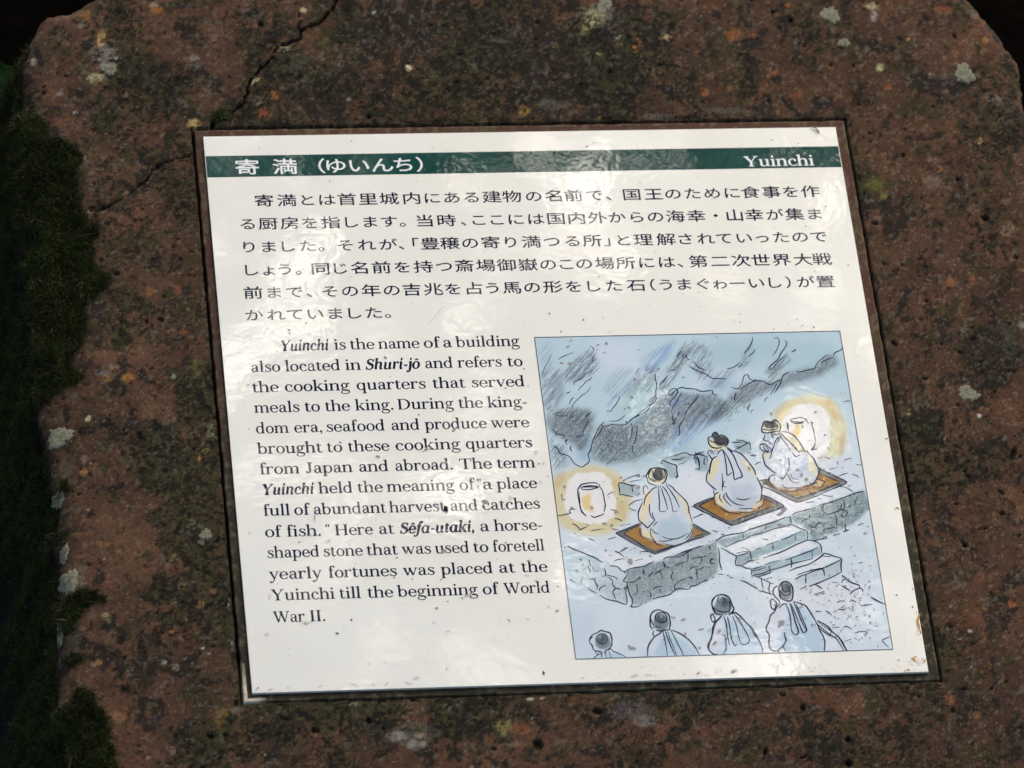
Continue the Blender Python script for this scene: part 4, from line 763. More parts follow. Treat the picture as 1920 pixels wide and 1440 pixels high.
INK.append((1300, 780, 6.0, """
12 165,250 170,300 200,345 260,362 320,355;12 160,260 175,238 210,235;12 210,235 215,205 245,185 275,205 285,235;11 285,235 310,215 350,225 380,250 390,290 375,330 350,350;10 170,260 200,285 260,300 310,310 360,300;10 375,350 420,380 435,410;
10 205,490 200,470 165,420 170,395 190,390 205,430;9 200,380 225,420 232,435;9 230,385 250,410;9 265,385 275,400;10 315,375 285,410 260,440;11 325,375 350,440 365,520 375,600 380,665 410,655 432,632;11 330,380 380,450 420,540 450,630 462,715 500,700 547,685 540,640 500,560 460,460 420,400 380,365;
12 270,455 230,470 200,520 185,600 180,655;12 180,600 155,650 148,730 180,765 220,805 262,830;12 430,390 480,400 540,430 590,480 630,530 680,600 703,662;12 715,690 740,740 770,810 768,880 755,950 705,980;10 322,645 328,720 325,840;10 350,730 335,790 375,795;9 340,790 325,810;
10 235,830 228,860 240,890;11 285,858 245,880 232,930 240,990 270,1008;10 300,880 298,930 330,975;10 360,870 340,910 370,960 425,1010;10 370,860 380,900 420,950 480,990 570,1008;9 485,920 520,940 590,940 645,922;10 505,1045 580,1045 675,1038;10 505,1075 560,1085 640,1082 705,1075;11 295,1020 340,1060 400,1085 470,1095 545,1103;9 770,910 798,940 790,990 760,1020 730,1030 745,1050;
12 230,920 150,940 80,970 5,1010 60,1050 160,1100 260,1150 360,1200 430,1228 460,1225;9 230,935 140,970 75,1012 150,1060 240,1110 340,1165 400,1190;11 780,890 860,920 950,970 1020,1015 960,1045 840,1090 700,1135 560,1190 460,1228;9 800,940 860,960 925,990;9 440,1185 540,1150 660,1105 800,1050 900,1010;9 200,1140 230,1145;
9 430,295 480,295 540,298;9 480,270 540,275 590,295 610,310;10 470,382 530,350 600,312 630,298 642,340 645,385;9 475,350 540,345;11 640,440 690,450 700,430;11 620,420 645,410;9 650,440 680,430;
8 0,440 60,415 130,400;9 30,430 110,445 170,465;9 40,450 65,500 70,560 60,605;9 20,600 40,590;10 125,470 120,540 145,540;10 150,470 165,515;10 30,470 28,540;9 0,480 20,440;
9 695,550 720,530 762,517;12 780,120 790,75 830,60 870,75 890,60 915,45 950,60 975,95 980,140 965,185;12 770,115 775,180 830,190 900,180 960,170;11 780,150 850,160 930,150 950,120 945,100;10 880,190 880,225 900,245 895,205 940,212 965,195;
10 800,210 805,235 790,262 815,280 850,285 870,310 893,318;10 965,240 945,250 920,290 905,340 885,400 860,485;9 965,240 960,275 935,308;11 745,335 760,320 800,315 840,345 885,378;10 750,340 755,370 800,400 850,408 885,385;9 785,325 800,370 830,398 845,385 820,345;
11 965,205 1000,260 1050,320 1092,392;11 975,190 1030,240 1090,300 1140,350 1190,410 1195,395 1235,390;11 990,172 1060,185 1130,220 1190,290 1230,350 1255,400;10 1110,410 1145,450 1165,455 1200,435;10 1240,400 1275,395 1290,400;
11 800,405 780,450 795,500 805,545 850,590 900,630 935,640;12 1280,395 1320,440 1360,490 1395,570 1420,600 1400,680 1370,735 1330,765 1305,750;10 1070,470 1080,530 1075,590 1050,650 1000,710 985,680;10 1055,650 1075,690 1110,740 1185,755;9 1090,655 1110,690 1150,710 1190,712;9 995,770 1030,805 1100,810 1170,808 1260,810;
11 935,660 890,665 855,690 850,730 870,770 920,810;9 975,825 1040,845 1100,850 1165,843 1175,825 1220,835 1290,820 1370,790;10 1230,790 1300,785 1350,765 1390,745;10 1385,710 1450,725 1475,745 1440,800 1400,795;9 1385,740 1400,780;
12 1420,590 1500,630 1600,680 1728,745 1640,790 1500,850 1400,895 1250,950 1160,968 1050,920 950,870 850,820 770,795;9 1420,645 1500,680 1580,715 1650,745 1560,785 1400,850 1250,905 1165,922 1060,880 980,840;11 745,725 780,720 830,715;10 740,745 780,765;9 770,795 800,765 840,755;
12 1055,70 1058,120 1075,180;9 1070,85 1068,140;12 1085,45 1130,30 1210,18 1250,30 1270,50;12 1090,55 1140,65 1200,70 1250,58;10 1095,60 1130,82 1190,85 1240,75;11 1265,30 1280,60 1298,85;11 1315,70 1340,75 1332,100 1350,150 1365,230 1372,290 1355,350 1325,380 1350,375 1392,372;
9 1405,478 1460,458;10 1478,465 1530,478 1538,488;12 1505,350 1528,372;11 1622,510 1625,550;9 1692,505 1730,485 1780,478;9 1525,603 1620,578;11 1670,583 1688,582;9 1628,678 1690,655 1742,640;10 1785,655 1830,670 1863,690;9 1828,545 1890,553;9 1650,795 1700,800 1760,830 1803,860;9 1735,793 1780,775;9 1450,890 1510,900 1570,915;10 1410,932 1430,928;9 1263,978 1330,968 1362,962;
9 0,1145 50,1125 95,1105;8 70,1105 110,1105;11 0,1215 60,1250 130,1290 190,1320;10 395,1255 410,1262;9 210,1290 250,1295 280,1308;
11 1920,850 1850,860 1780,885 1700,915 1620,945 1560,965 1500,985 1440,1000 1410,1005;11 1380,1030 1300,1050 1220,1070 1150,1090 1110,1115;10 1075,1130 1095,1150 1090,1190 1105,1200;9 560,1320 620,1280 700,1255 800,1220 900,1190 1030,1140;9 810,1225 815,1275;
10 1470,1000 1460,1050 1470,1080 1520,1105 1570,1090 1620,1075 1655,1040 1665,1000 1640,965;9 1450,1020 1450,1060;9 1690,940 1700,1000 1695,1040 1640,1060;9 1695,1040 1780,1000 1740,1030;9 1840,910 1825,960 1812,1003;11 1660,1060 1730,1070 1725,1110 1690,1140 1665,1120 1668,1100;
10 1600,1100 1610,1130 1615,1180 1610,1230;9 1775,1128 1860,1118;9 1880,1085 1905,1080;9 1845,1235 1880,1220 1915,1208;11 1710,1210 1712,1280 1755,1280;11 1685,1305 1730,1285;9 1310,1210 1330,1270 1325,1320;9 1330,1250 1370,1250 1400,1210 1440,1195;9 1215,1192 1250,1170 1290,1160;9 1400,1135 1430,1130;9 1310,1120 1305,1180;9 1440,1215 1475,1235;10 1500,1320 1470,1300 1475,1275 1530,1265 1600,1245"""))
INK.append((1040, 1000, 6.0, """
11 143,143 200,175 270,200 350,235 430,265 480,290 510,312 545,325;11 105,165 130,160;9 275,295 295,290 300,318;9 325,340 308,375;10 235,410 268,430;9 385,295 395,340 402,375;9 370,370 395,410 400,450;9 425,380 445,420 490,425;
10 560,395 570,430 570,478 530,482;9 572,465 630,480 690,500 700,520;9 585,490 630,510 655,545 650,575 690,615;10 385,518 430,512 455,530 460,570 485,590 500,592;10 460,495 450,535 475,580 480,630;9 320,490 298,530 305,560;10 175,518 235,558;9 375,620 420,650 475,675;10 510,695 570,735 640,755 700,765 760,790 812,803;9 575,585 540,600 505,625 508,655;
10 745,635 710,620 675,628 655,660 670,700 685,740;10 655,575 665,600 690,610;10 620,365 680,370 720,385 745,415 790,435 780,450;10 820,465 795,500 772,543 810,548 815,600 800,650 805,700 815,760 805,805;9 810,590 780,625 812,628;
10 810,548 825,610 840,680 875,745 870,800 855,825 900,830 950,820 990,783;12 855,820 880,820;11 1020,787 1025,790;11 790,430 850,400 920,385 990,375 1020,365 1060,345 1115,322;10 990,400 1002,430 998,465;9 1110,440 1075,465 1055,487;9 1125,462 1180,425 1200,460 1218,520;9 1185,425 1205,410;
10 810,548 880,550 930,525 940,500 962,492 960,508 935,522;9 920,565 930,620 925,670 875,703;9 985,660 1010,650;10 1035,640 1070,665 1082,700 1078,730;10 1105,742 1170,720 1240,705 1300,685 1350,640 1400,620 1500,630 1530,600 1590,585 1650,550 1725,528;9 1105,628 1150,602 1200,598;8 1180,630 1195,670;9 1260,705 1310,685;
10 1215,315 1235,350 1228,410;9 1235,350 1260,380 1293,388;10 1220,300 1250,275 1310,265 1370,268 1440,245 1500,210 1530,185 1600,160 1680,140;9 1350,255 1420,225 1490,205 1545,195;9 1500,210 1500,270 1495,325;9 1350,365 1420,335 1490,315;9 1430,340 1428,380;
10 1330,430 1315,480 1325,525 1360,525;10 1355,635 1348,600 1380,550 1430,530 1500,500 1545,492 1530,520;9 1545,285 1590,275 1640,270 1655,300 1630,360;9 1590,275 1650,265 1710,258;9 1740,140 1748,185;9 1740,232 1770,220;9 1525,415 1530,395 1580,375 1620,380;10 1595,405 1600,450 1605,520;9 1610,415 1650,395 1690,370;10 1790,285 1755,305 1760,330 1800,340;9 1770,508 1795,490;9 1705,385 1755,380;
8 380,55 455,85;9 600,70 640,55 690,42;8 680,200 720,215 750,240 785,268;11 800,265 822,275;8 735,210 780,185 825,160;9 600,245 650,252;9 665,315 710,295 760,288 800,290;8 895,312 940,300 998,288;9 955,210 1010,205 1070,210 1120,230;9 1080,235 1065,260 1100,262;
12 390,1225 400,1180 430,1140 480,1120 520,1093 560,1105 620,1120 640,1170 645,1220 635,1270 600,1310;11 390,1225 420,1260 440,1310 500,1330 540,1335;9 470,1170 490,1145 530,1130 580,1150 590,1190 580,1230 530,1245 480,1215 468,1180;10 455,1325 470,1350 500,1360;10 640,1300 655,1325 720,1350 800,1390;12 560,1350 575,1320 600,1310 640,1300;10 440,1405 480,1370 530,1345;10 530,1345 528,1395;9 570,1325 580,1400;9 610,1325 635,1400;9 400,1195 430,1160;
12 1105,1085 1075,1040 1075,970 1085,910 1120,875 1170,860 1220,880 1275,905 1295,960 1300,1030 1285,1085;11 1145,985 1130,950 1145,910 1190,890 1235,900 1262,940 1255,985 1210,1005 1180,995 1150,990;9 1085,960 1095,1010 1120,1040;10 1100,1060 1150,1050 1200,1065;12 1140,1090 1190,1100 1240,1090 1290,1085;10 1120,1095 1105,1120 1110,1150 1125,1160;
12 1210,1090 1180,1130 1130,1160 1080,1220 1050,1280 1045,1385;12 1290,1085 1350,1100 1430,1140 1510,1200 1580,1280 1632,1370;10 1215,1100 1235,1180 1255,1280 1268,1375;10 1245,1105 1280,1200 1320,1300 1358,1375;9 1270,1100 1300,1190 1340,1290 1372,1375;10 1310,1100 1360,1190 1410,1290 1450,1372;
12 1800,735 1775,750 1768,790 1780,850 1800,900;10 1795,905 1765,910 1755,940 1770,985 1800,1000;12 1800,1010 1775,1070 1770,1150 1760,1200 1730,1240 1725,1290 1760,1340 1800,1360"""))
INK.append((1320, 960, 5.1417, """
9 450,150 420,180 350,205 270,215 190,235 150,255 105,283;9 420,180 500,155 590,125 680,100 770,60 830,45;9 590,125 592,165;9 375,205 380,255;9 200,335 260,315 330,282 400,262 450,230 520,215 600,190 680,160 760,145 820,120 870,130 930,160 985,180 1000,210 998,265;
10 830,45 838,80 850,110;10 165,345 210,370 260,400 310,425 305,470 305,515;9 310,425 390,405 445,380;8 310,397 370,385 435,375 400,350;10 445,380 450,420 460,460;9 495,362 550,345;9 600,320 660,300 720,275;9 740,268 800,250 860,220 935,190;9 660,300 668,330 658,365;9 885,225 878,275;8 560,260 600,265 620,272;
10 305,515 360,520 400,540 455,552 455,605;9 360,515 400,495 450,470 530,458;10 570,445 640,420 720,395 800,360 900,310 1000,272 1060,280 1110,305 1130,340 1135,400;9 455,552 510,538 570,522;9 590,510 650,485 725,468;8 455,570 530,555 600,530;9 780,465 840,445 880,430;10 840,445 845,490 840,540;9 880,430 960,400 1040,370 1100,340;9 1040,370 1045,455;9 455,605 500,620 550,640;9 485,605 560,595 640,560 740,535 840,500 930,480 1040,450;
9 520,625 600,600 650,575;9 625,520 635,560 635,600;10 820,570 890,540 960,520 1020,500 1080,465 1140,420 1160,400 1210,410 1260,430 1325,450 1320,510 1325,580;9 1160,400 1220,412 1260,435;8 1150,425 1225,432;9 895,610 960,585 1050,560 1130,540;10 880,650 930,620 990,600 1060,570 1140,545 1230,505 1320,460;9 985,605 980,660 985,690;9 1130,540 1155,570 1160,620;10 925,747 990,715;10 1015,715 1090,690 1160,660 1240,625 1325,580;
10 550,640 560,690 570,735;9 550,640 600,665 635,685 625,740 640,790;9 580,650 655,630;9 635,690 670,690;10 350,660 400,675 460,710 500,730 520,748;9 530,758 580,770 640,790 660,800;9 565,768 620,785;10 135,600 180,602;9 78,640 100,622;10 215,608 245,620;10 250,630 282,638;10 0,655 38,660;10 135,345 150,400 150,480 165,540 172,565;
9 50,325 55,360;8 50,405 72,395;9 95,460 75,450 58,470 65,495 85,498;8 80,180 135,195;10 165,210 180,220 200,217;10 235,152 252,155;
9 1060,280 1110,265 1160,250;8 1130,262 1180,255 1180,240 1150,240;10 1245,228 1310,210;10 1345,192 1400,170;9 1480,132 1535,108;9 1490,493 1530,485;9 1330,610 1370,640 1420,680 1490,705 1500,730;9 1325,710 1360,730 1408,758;9 1370,650 1340,655 1325,685;9 1405,795 1450,755 1500,735 1525,745 1533,772;8 1235,677 1290,680;9 1075,700 1110,720 1140,742;8 1068,795 1120,780 1160,765;8 1135,795 1160,785;9 1420,838 1435,855 1468,866;12 1580,790 1583,800;10 1605,820 1660,850 1742,890;9 1505,905 1560,898 1622,890;8 1285,875 1310,858 1348,860;9 1292,938 1330,942 1362,937;9 1075,960 1130,958;9 1170,952 1205,970 1228,998;8 1232,1118 1310,1110;9 1345,1115 1375,1102 1425,1130;8 1355,1250 1420,1225;8 1450,1170 1500,1155 1560,1155 1570,1170 1545,1180;9 1450,1215 1475,1230;8 1520,1210 1530,1225;8 1490,1240 1505,1225;9 1790,1203 1750,1220 1720,1240 1750,1275 1780,1305;
13 75,900 80,855 110,815 160,797 210,805 245,830 258,870 275,905 288,930 270,970 235,995;10 145,815 130,845 145,880;10 175,820 200,850 190,880;10 95,920 130,950 200,965 250,950;11 80,900 100,950 120,985 170,990;11 245,860 250,920 240,980;10 70,1040 65,1000 80,985 100,1010 105,1050 90,1062 70,1040;
13 175,995 140,1035 110,1065 90,1120 75,1200 45,1290 50,1330 90,1370 130,1372;12 270,985 300,970 350,1005 400,1060 450,1110 490,1170 530,1240 560,1310 562,1360;10 190,1005 215,1080 225,1180 245,1280;10 225,1010 245,1090 260,1200 285,1270 300,1290 315,1270;10 275,1005 310,1090 330,1180 350,1260;9 350,1265 380,1280 410,1275 435,1250 430,1210 400,1150 360,1080 320,1020 290,985;9 450,1110 480,1170 500,1210;10 170,1185 205,1195 210,1260 212,1320 185,1370;
13 720,730 740,695 775,672 820,680 850,720 858,780 850,840 820,860 780,850;12 720,730 730,790 740,830 780,852;11 750,690 755,740 780,770 820,755 825,710;11 735,760 770,800 820,795 835,750;11 710,712 680,730 665,770 680,810 720,850 735,880;11 645,905 640,860 660,840 685,860 700,890 680,940 655,930 645,905;9 680,890 685,915;
12 735,880 700,920 680,960 640,1000 625,1060 600,1110 605,1150 630,1190 625,1260 640,1320 680,1340 720,1330 770,1280 790,1240 780,1200 775,1160;11 860,860 920,880 980,905 1020,960 1050,1010 1080,1060 1100,1100 1120,1150 1150,1200 1165,1260 1160,1340;12 800,885 760,890 720,930;11 790,890 820,960 835,1040 840,1130 860,1170 885,1185 910,1165 905,1130 880,1060 860,980 840,920 825,880;10 865,870 900,950 940,1050 985,1140;10 835,880 870,960 910,1060 945,1145 960,1163 985,1150 990,1130 960,1050 920,960 890,890;10 720,1320 720,1360;10 790,1240 765,1300 790,1345;9 930,880 950,920;
11 1090,1045 1140,1070 1200,1110 1230,1150 1280,1190 1320,1240 1360,1310 1385,1340;10 1095,1085 1150,1130 1210,1180 1270,1215 1310,1270 1345,1335;10 1110,1120 1160,1160 1220,1200;9 1100,1060 1170,1110 1225,1150;10 1230,1150 1210,1190;10 1280,1190 1265,1215;9 1290,1190 1340,1260 1370,1335"""))

def ink_lines():
    out = []
    for ox, oy, s, txt in INK:
        for ln in txt.replace("\n", "").split(";"):
            t = ln.split()
            if len(t) < 3: continue
            w = float(t[0])/s*1.2
            pts = [tuple(map(float, q.split(","))) for q in t[1:]]
            out.append(([(ox+a/s, oy+b/s) for a, b in pts], w))
    return out
# ---------------------------------------------------------------- the drawing: watercolour washes on a fine sheet, pen lines over them
ix0, iy1 = L(1003.5, 631.5); ix1 = (L(1577, 622)[0]+L(1672, 1218)[0])/2; iy1 = (iy1+L(1577, 622)[1])/2; iy0 = (L(1078, 1236)[1]+L(1672, 1218)[1])/2
ix0 = (ix0+L(1078, 1236)[0])/2
nx_, ny_ = 440, 450
X, Y = np.meshgrid(np.linspace(ix0, ix1, nx_), np.linspace(iy0, iy1, ny_)); QX, QY = to_px(X, Y)
def nz(f, s, o=4, g=.55): return fbm(QX*f, QY*f, s, o, g)
K = np.zeros((ny_, nx_, 3))+np.array([203, 216, 227.])
K += (nz(.012, 1)[..., None]-.5)*np.array([26, 22, 10.])+(nz(.05, 2)[..., None]-.5)*14
dx_, dy_ = (nz(.06, 3)-.5)*9, (nz(.06, 4)-.5)*9
def wash(col, al, s, pts, tex=None, rag=1.0):
    m = inside(QX+dx_*rag, QY+dy_*rag, pts).astype(float); m = blur(m, s/1.4)
    if tex is not None: m = m*tex
    w = np.clip(m*al, 0, 1)[..., None]; K[:] = K*(1-w)+np.array(col, float)*w
def ell(cx, cy, rx, ry, n=26, a0=0): return [(cx+rx*math.cos(2*math.pi*i/n), cy+ry*math.sin(2*math.pi*i/n)) for i in range(n)]
an = math.radians(-52); U, Vv = QX*math.cos(an)+QY*math.sin(an), -QX*math.sin(an)+QY*math.cos(an)
rg = np.random.default_rng(3).random(QX.shape)
streak = sstep(.42, .7, vn(U*.03, Vv*.42, 5)*.6+vn(U*.09, Vv*.8, 6)*.25+rg*.35)
grainy = np.clip(sstep(.35, .75, nz(.35, 7, 3, .8)*.7+rg*.45), 0, 1)
# sky blue cliff
wash((178, 203, 217), .75, 14, [(1000, 628), (1580, 618), (1600, 720), (1610, 790), (1520, 740), (1440, 770), (1390, 820), (1300, 850), (1200, 880), (1130, 890), (1040, 880), (1010, 740)])
wash((168, 196, 206), .6, 8, [(1140, 780), (1170, 740), (1220, 720), (1230, 740), (1200, 790), (1150, 800)]); wash((160, 190, 200), .5, 9, [(1170, 850), (1230, 840), (1300, 830), (1320, 850), (1250, 870), (1190, 885)])
wash((160, 188, 200), .55, 12, [(1290, 640), (1400, 630), (1560, 625), (1590, 700), (1500, 700), (1400, 700), (1330, 690)], rag=3)
wash((205, 215, 232), .8, 12, [(1110, 640), (1200, 640), (1195, 700), (1140, 700), (1120, 680)], rag=3); wash((200, 212, 230), .7, 10, [(1290, 712), (1345, 700), (1420, 690), (1450, 670), (1430, 700), (1360, 725), (1300, 735)])
wash((150, 178, 205), .5, 9, [(1320, 715), (1380, 700), (1370, 730), (1330, 740)]); wash((135, 165, 195), .6, 6, [(1085, 830), (1108, 815), (1112, 840), (1098, 868), (1086, 860)])
P_A = [(1027, 778), (1065, 765), (1105, 768), (1112, 800), (1100, 835), (1090, 845), (1070, 830), (1040, 815), (1028, 800)]
P_B = [(1122, 800), (1178, 797), (1215, 775), (1240, 745), (1262, 735), (1330, 740), (1375, 760), (1355, 780), (1300, 800), (1240, 840), (1190, 862), (1140, 870), (1108, 862), (1112, 830)]
P_C = [(1368, 740), (1395, 720), (1420, 715), (1460, 715), (1475, 700), (1530, 688), (1560, 665), (1572, 680), (1540, 705), (1480, 720), (1440, 735), (1400, 755), (1372, 758)]
for P_, a in ((P_A, .62), (P_B, .55), (P_C, .5)):
    wash((128, 148, 160), a*.75, 7, P_); wash((62, 72, 80), a*.95, 4, P_, grainy*.65+streak*.35)
wash((60, 68, 70), .55, 6, [(1128, 805), (1175, 800), (1180, 830), (1150, 855), (1118, 850)], grainy)
for P_, a in (([(1050, 700), (1090, 665), (1112, 655), (1120, 690), (1085, 712), (1060, 715)], .42), ([(1015, 700), (1050, 690), (1060, 740), (1040, 775), (1022, 770)], .3), ([(1060, 770), (1120, 770), (1115, 790), (1070, 800)], .3),
              ([(1232, 728), (1255, 690), (1285, 645), (1297, 655), (1270, 700), (1248, 735)], .55), ([(1300, 640), (1322, 650), (1335, 700), (1320, 712), (1295, 690)], .32), ([(1430, 700), (1470, 665), (1480, 675), (1450, 705)], .45),
              ([(1175, 720), (1230, 690), (1240, 700), (1200, 740), (1170, 745)], .25), ([(1385, 690), (1400, 655), (1412, 650), (1405, 690)], .3), ([(1290, 770), (1380, 745), (1400, 750), (1330, 800), (1290, 810)], .4),
              ([(1030, 820), (1060, 840), (1065, 870), (1040, 885), (1033, 850)], .5), ([(1010, 660), (1030, 640), (1040, 690), (1020, 720)], .14), ([(1130, 730), (1160, 690), (1190, 690), (1150, 750)], .16), ([(1340, 620+80), (1380, 690), (1350, 730), (1330, 725)], .3)):
    wash((58, 64, 76), a, 4, P_, streak)
for P_ in ([(1200, 675), (1240, 650), (1270, 638), (1255, 670), (1225, 700), (1210, 700)], [(1132, 762), (1165, 725), (1180, 715), (1170, 735), (1140, 765)], [(1260, 805), (1330, 770), (1340, 790), (1280, 840), (1240, 850)], [(1240, 745), (1290, 740), (1280, 770), (1250, 775)]):
    wash((112, 145, 195), .5, 3, P_, streak)
wash((210, 219, 230), .8, 10, [(1040, 885), (1060, 878), (1120, 880), (1200, 905), (1300, 880), (1420, 880), (1620, 860), (1630, 930), (1480, 970), (1340, 1020), (1180, 1065), (1060, 1020), (1045, 960)])
wash((224, 224, 232), .7, 9, [(1290, 880), (1330, 890), (1330, 930), (1290, 950), (1280, 910)]); wash((224, 224, 232), .7, 9, [(1140, 1040), (1200, 1035), (1240, 1050), (1180, 1065), (1130, 1055)])
wash((226, 226, 233), .8, 6, [(1400, 880), (1440, 900), (1530, 940), (1480, 965), (1400, 990), (1380, 985), (1470, 950), (1430, 925)])
wash((190, 205, 218), .6, 4, [(1163, 1025), (1195, 1018), (1215, 1035), (1190, 1045), (1165, 1040)])
wash((188, 200, 214), .6, 3, [(1302, 985), (1335, 1000), (1385, 985), (1340, 1010), (1300, 1020), (1285, 1000)])
# lantern glow painted as rings
wash((214, 201, 160), .85, 4, ell(1106, 938, 80, 66), rag=1.6); wash((196, 170, 128), .5, 3, [(1040, 890), (1060, 880), (1055, 905), (1040, 920)]); wash((200, 175, 128), .5, 3, [(1130, 890), (1160, 900), (1165, 930), (1150, 915)]); wash((198, 178, 126), .5, 4, [(1150, 940), (1180, 935), (1170, 985), (1150, 980)])
wash((231, 229, 231), 1, 1.2, [(1058, 930), (1066, 900), (1085, 886), (1130, 885), (1145, 900), (1155, 935), (1150, 965), (1140, 978), (1105, 983), (1075, 975), (1058, 955)], rag=1.2)
wash((214, 210, 172), .9, 4, ell(1519, 812, 69, 74), rag=1.6); wash((200, 170, 122), .5, 3, [(1450, 770), (1480, 750), (1510, 745), (1480, 765), (1455, 790)]); wash((205, 172, 125), .5, 3, [(1500, 752), (1555, 748), (1583, 790), (1570, 790), (1545, 760)]); wash((200, 170, 125), .5, 2.5, [(1575, 820), (1587, 800), (1585, 850), (1572, 860)])
wash((231, 229, 231), 1, 1.2, [(1470, 785), (1490, 765), (1520, 753), (1545, 765), (1558, 790), (1560, 830), (1550, 850), (1530, 865), (1505, 860), (1480, 840), (1460, 810)], rag=1.2)
wash((208, 215, 230), .9, 5, [(1440, 860), (1520, 862), (1600, 850), (1600, 900), (1500, 880)])
wash((226, 198, 138), .85, 2, [(1093, 930), (1110, 925), (1104, 945), (1115, 955), (1112, 962), (1095, 955), (1090, 940)]); wash((226, 200, 140), .9, 2, ell(1494, 809, 8, 14))
# mats
def mat_(o, i): wash((98, 100, 98), .9, .8, o, rag=.4); wash((164, 122, 66), .95, 1.0, i, rag=.5); wash((140, 100, 50), .5, 4, i, sstep(.45, .6, nz(.06, 12)))
mat_([(1155, 999), (1204, 979), (1299, 981), (1335, 1000), (1228, 1041)], [(1170, 1000), (1203, 985), (1300, 988), (1320, 1000), (1228, 1033)])
mat_([(1299, 948), (1338, 932), (1430, 927), (1471, 950), (1372, 986)], [(1312, 948), (1340, 937), (1432, 934), (1456, 946), (1365, 978)])
mat_([(1423, 902), (1440, 898), (1537, 877), (1589, 904), (1493, 943)], [(1435, 905), (1450, 901), (1537, 887), (1574, 904), (1494, 933)])
# robes of the seated figures
RB = [[(1231, 910), (1250, 909), (1275, 928), (1292, 952), (1299, 985), (1300, 1003), (1288, 1018), (1262, 1023), (1237, 1019), (1203, 1005), (1200, 985), (1197, 965), (1207, 935), (1218, 918)],
      [(1350, 842), (1372, 845), (1398, 862), (1418, 890), (1429, 918), (1426, 940), (1405, 958), (1370, 960), (1345, 945), (1340, 920), (1325, 903), (1330, 872), (1343, 855)],
      [(1437, 833), (1460, 815), (1490, 830), (1513, 847), (1533, 878), (1534, 893), (1526, 905), (1490, 918), (1455, 913), (1442, 900), (1450, 888), (1433, 870), (1432, 850)]]
for P_ in RB: wash((203, 211, 224), .95, 1.2, P_, rag=.5)
wash((168, 192, 208), .7, 4, [(1235, 975), (1270, 965), (1290, 985), (1290, 1010), (1255, 1020), (1232, 1010)]); wash((178, 190, 206), .6, 4, [(1370, 910), (1410, 905), (1425, 930), (1410, 955), (1375, 950)]); wash((176, 190, 210), .7, 4, [(1475, 865), (1510, 860), (1520, 885), (1500, 900), (1480, 890)])
for P_ in ([(1207, 925), (1225, 915), (1215, 960), (1210, 985), (1200, 975)], [(1262, 915), (1292, 950), (1296, 985), (1280, 950)], [(1328, 870), (1345, 855), (1350, 870), (1335, 905), (1327, 900)], [(1388, 855), (1410, 875), (1420, 900), (1400, 880)], [(1470, 812), (1500, 830), (1513, 850), (1495, 848), (1480, 830)],
           [(1512, 848), (1530, 875), (1532, 895), (1518, 880)], [(1432, 850), (1446, 850), (1440, 865)], [(1345, 920), (1365, 945), (1350, 950), (1340, 935)], [(1203, 990), (1225, 1000), (1230, 1015), (1205, 1008)], [(1424, 935), (1432, 945), (1420, 955), (1410, 950)], [(1532, 900), (1545, 903), (1538, 912), (1525, 912)]):
    wash((226, 212, 172), .75, 1.6, P_, rag=.6)
wash((226, 200, 176), .5, 2, [(1205, 940), (1220, 930), (1215, 970), (1205, 975)])
# heads
for cx, cy, rx, ry in ((1232, 892, 17, 16), (1346, 832, 18, 14), (1446, 800, 16, 13)): wash((222, 216, 180), .9, 1, ell(cx, cy, rx, ry), rag=.4)
for P_ in (ell(1234, 889, 10, 12), ell(1352, 827, 14, 9), ell(1341, 818, 6, 7), ell(1446, 796, 13, 7)): wash((58, 62, 68), .88, 1.2, P_, rag=.5)
wash((110, 112, 115), .6, 1.5, ell(1342, 815, 4, 4)); wash((110, 112, 115), .6, 1.5, ell(1436, 794, 3, 3))
wash((176, 194, 212), .8, 1.5, [(1436, 812), (1455, 812), (1448, 830), (1436, 825)])
# boulders
for P_ in ([(1162, 906), (1188, 908), (1200, 916), (1196, 930), (1163, 928)], [(1243, 865), (1268, 872), (1270, 895), (1258, 898), (1245, 885)], [(1300, 855), (1325, 850), (1330, 880), (1312, 885)], [(1372, 832), (1390, 826), (1406, 832), (1407, 850), (1390, 852)], [(1258, 855), (1300, 850), (1295, 862), (1262, 866)]):
    wash((152, 174, 182), .85, 2, P_)
# terrace walls and steps
W1 = [(1172, 1070), (1205, 1062), (1243, 1052), (1290, 1032), (1345, 1016), (1345, 1040), (1348, 1072), (1325, 1088), (1275, 1106), (1225, 1124), (1190, 1137), (1176, 1110)]
W2 = [(1056, 1022), (1110, 1042), (1130, 1053), (1172, 1074), (1178, 1100), (1176, 1134), (1120, 1118), (1085, 1100), (1064, 1080)]
W3 = [(1483, 968), (1540, 945), (1622, 920), (1632, 955), (1600, 980), (1570, 995), (1525, 1013), (1513, 990), (1492, 984)]
wash((150, 172, 180), .9, 1.5, W1); wash((60, 66, 72), .42, 3, W1, grainy); wash((184, 203, 214), .9, 2.5, W2); wash((70, 76, 82), .3, 5, [(1120, 1090), (1175, 1090), (1176, 1130), (1140, 1120)], grainy)
wash((152, 176, 184), .9, 1.5, W3); wash((55, 62, 68), .45, 4, W3, grainy)
for P_ in ([(1340, 1014), (1400, 1000), (1480, 970), (1483, 982), (1400, 1010), (1360, 1025)], [(1380, 1043), (1440, 1023), (1510, 993), (1513, 1012), (1450, 1034), (1382, 1060)], [(1408, 1068), (1480, 1046), (1538, 1024), (1541, 1040), (1480, 1060), (1425, 1083), (1410, 1078)], [(1490, 1087), (1540, 1065), (1578, 1050), (1578, 1073), (1510, 1103), (1495, 1105)]):
    wash((150, 176, 186), .9, 1, P_, rag=.5); wash((60, 70, 76), .35, 2, P_, grainy*sstep(1500, 1380, QX))
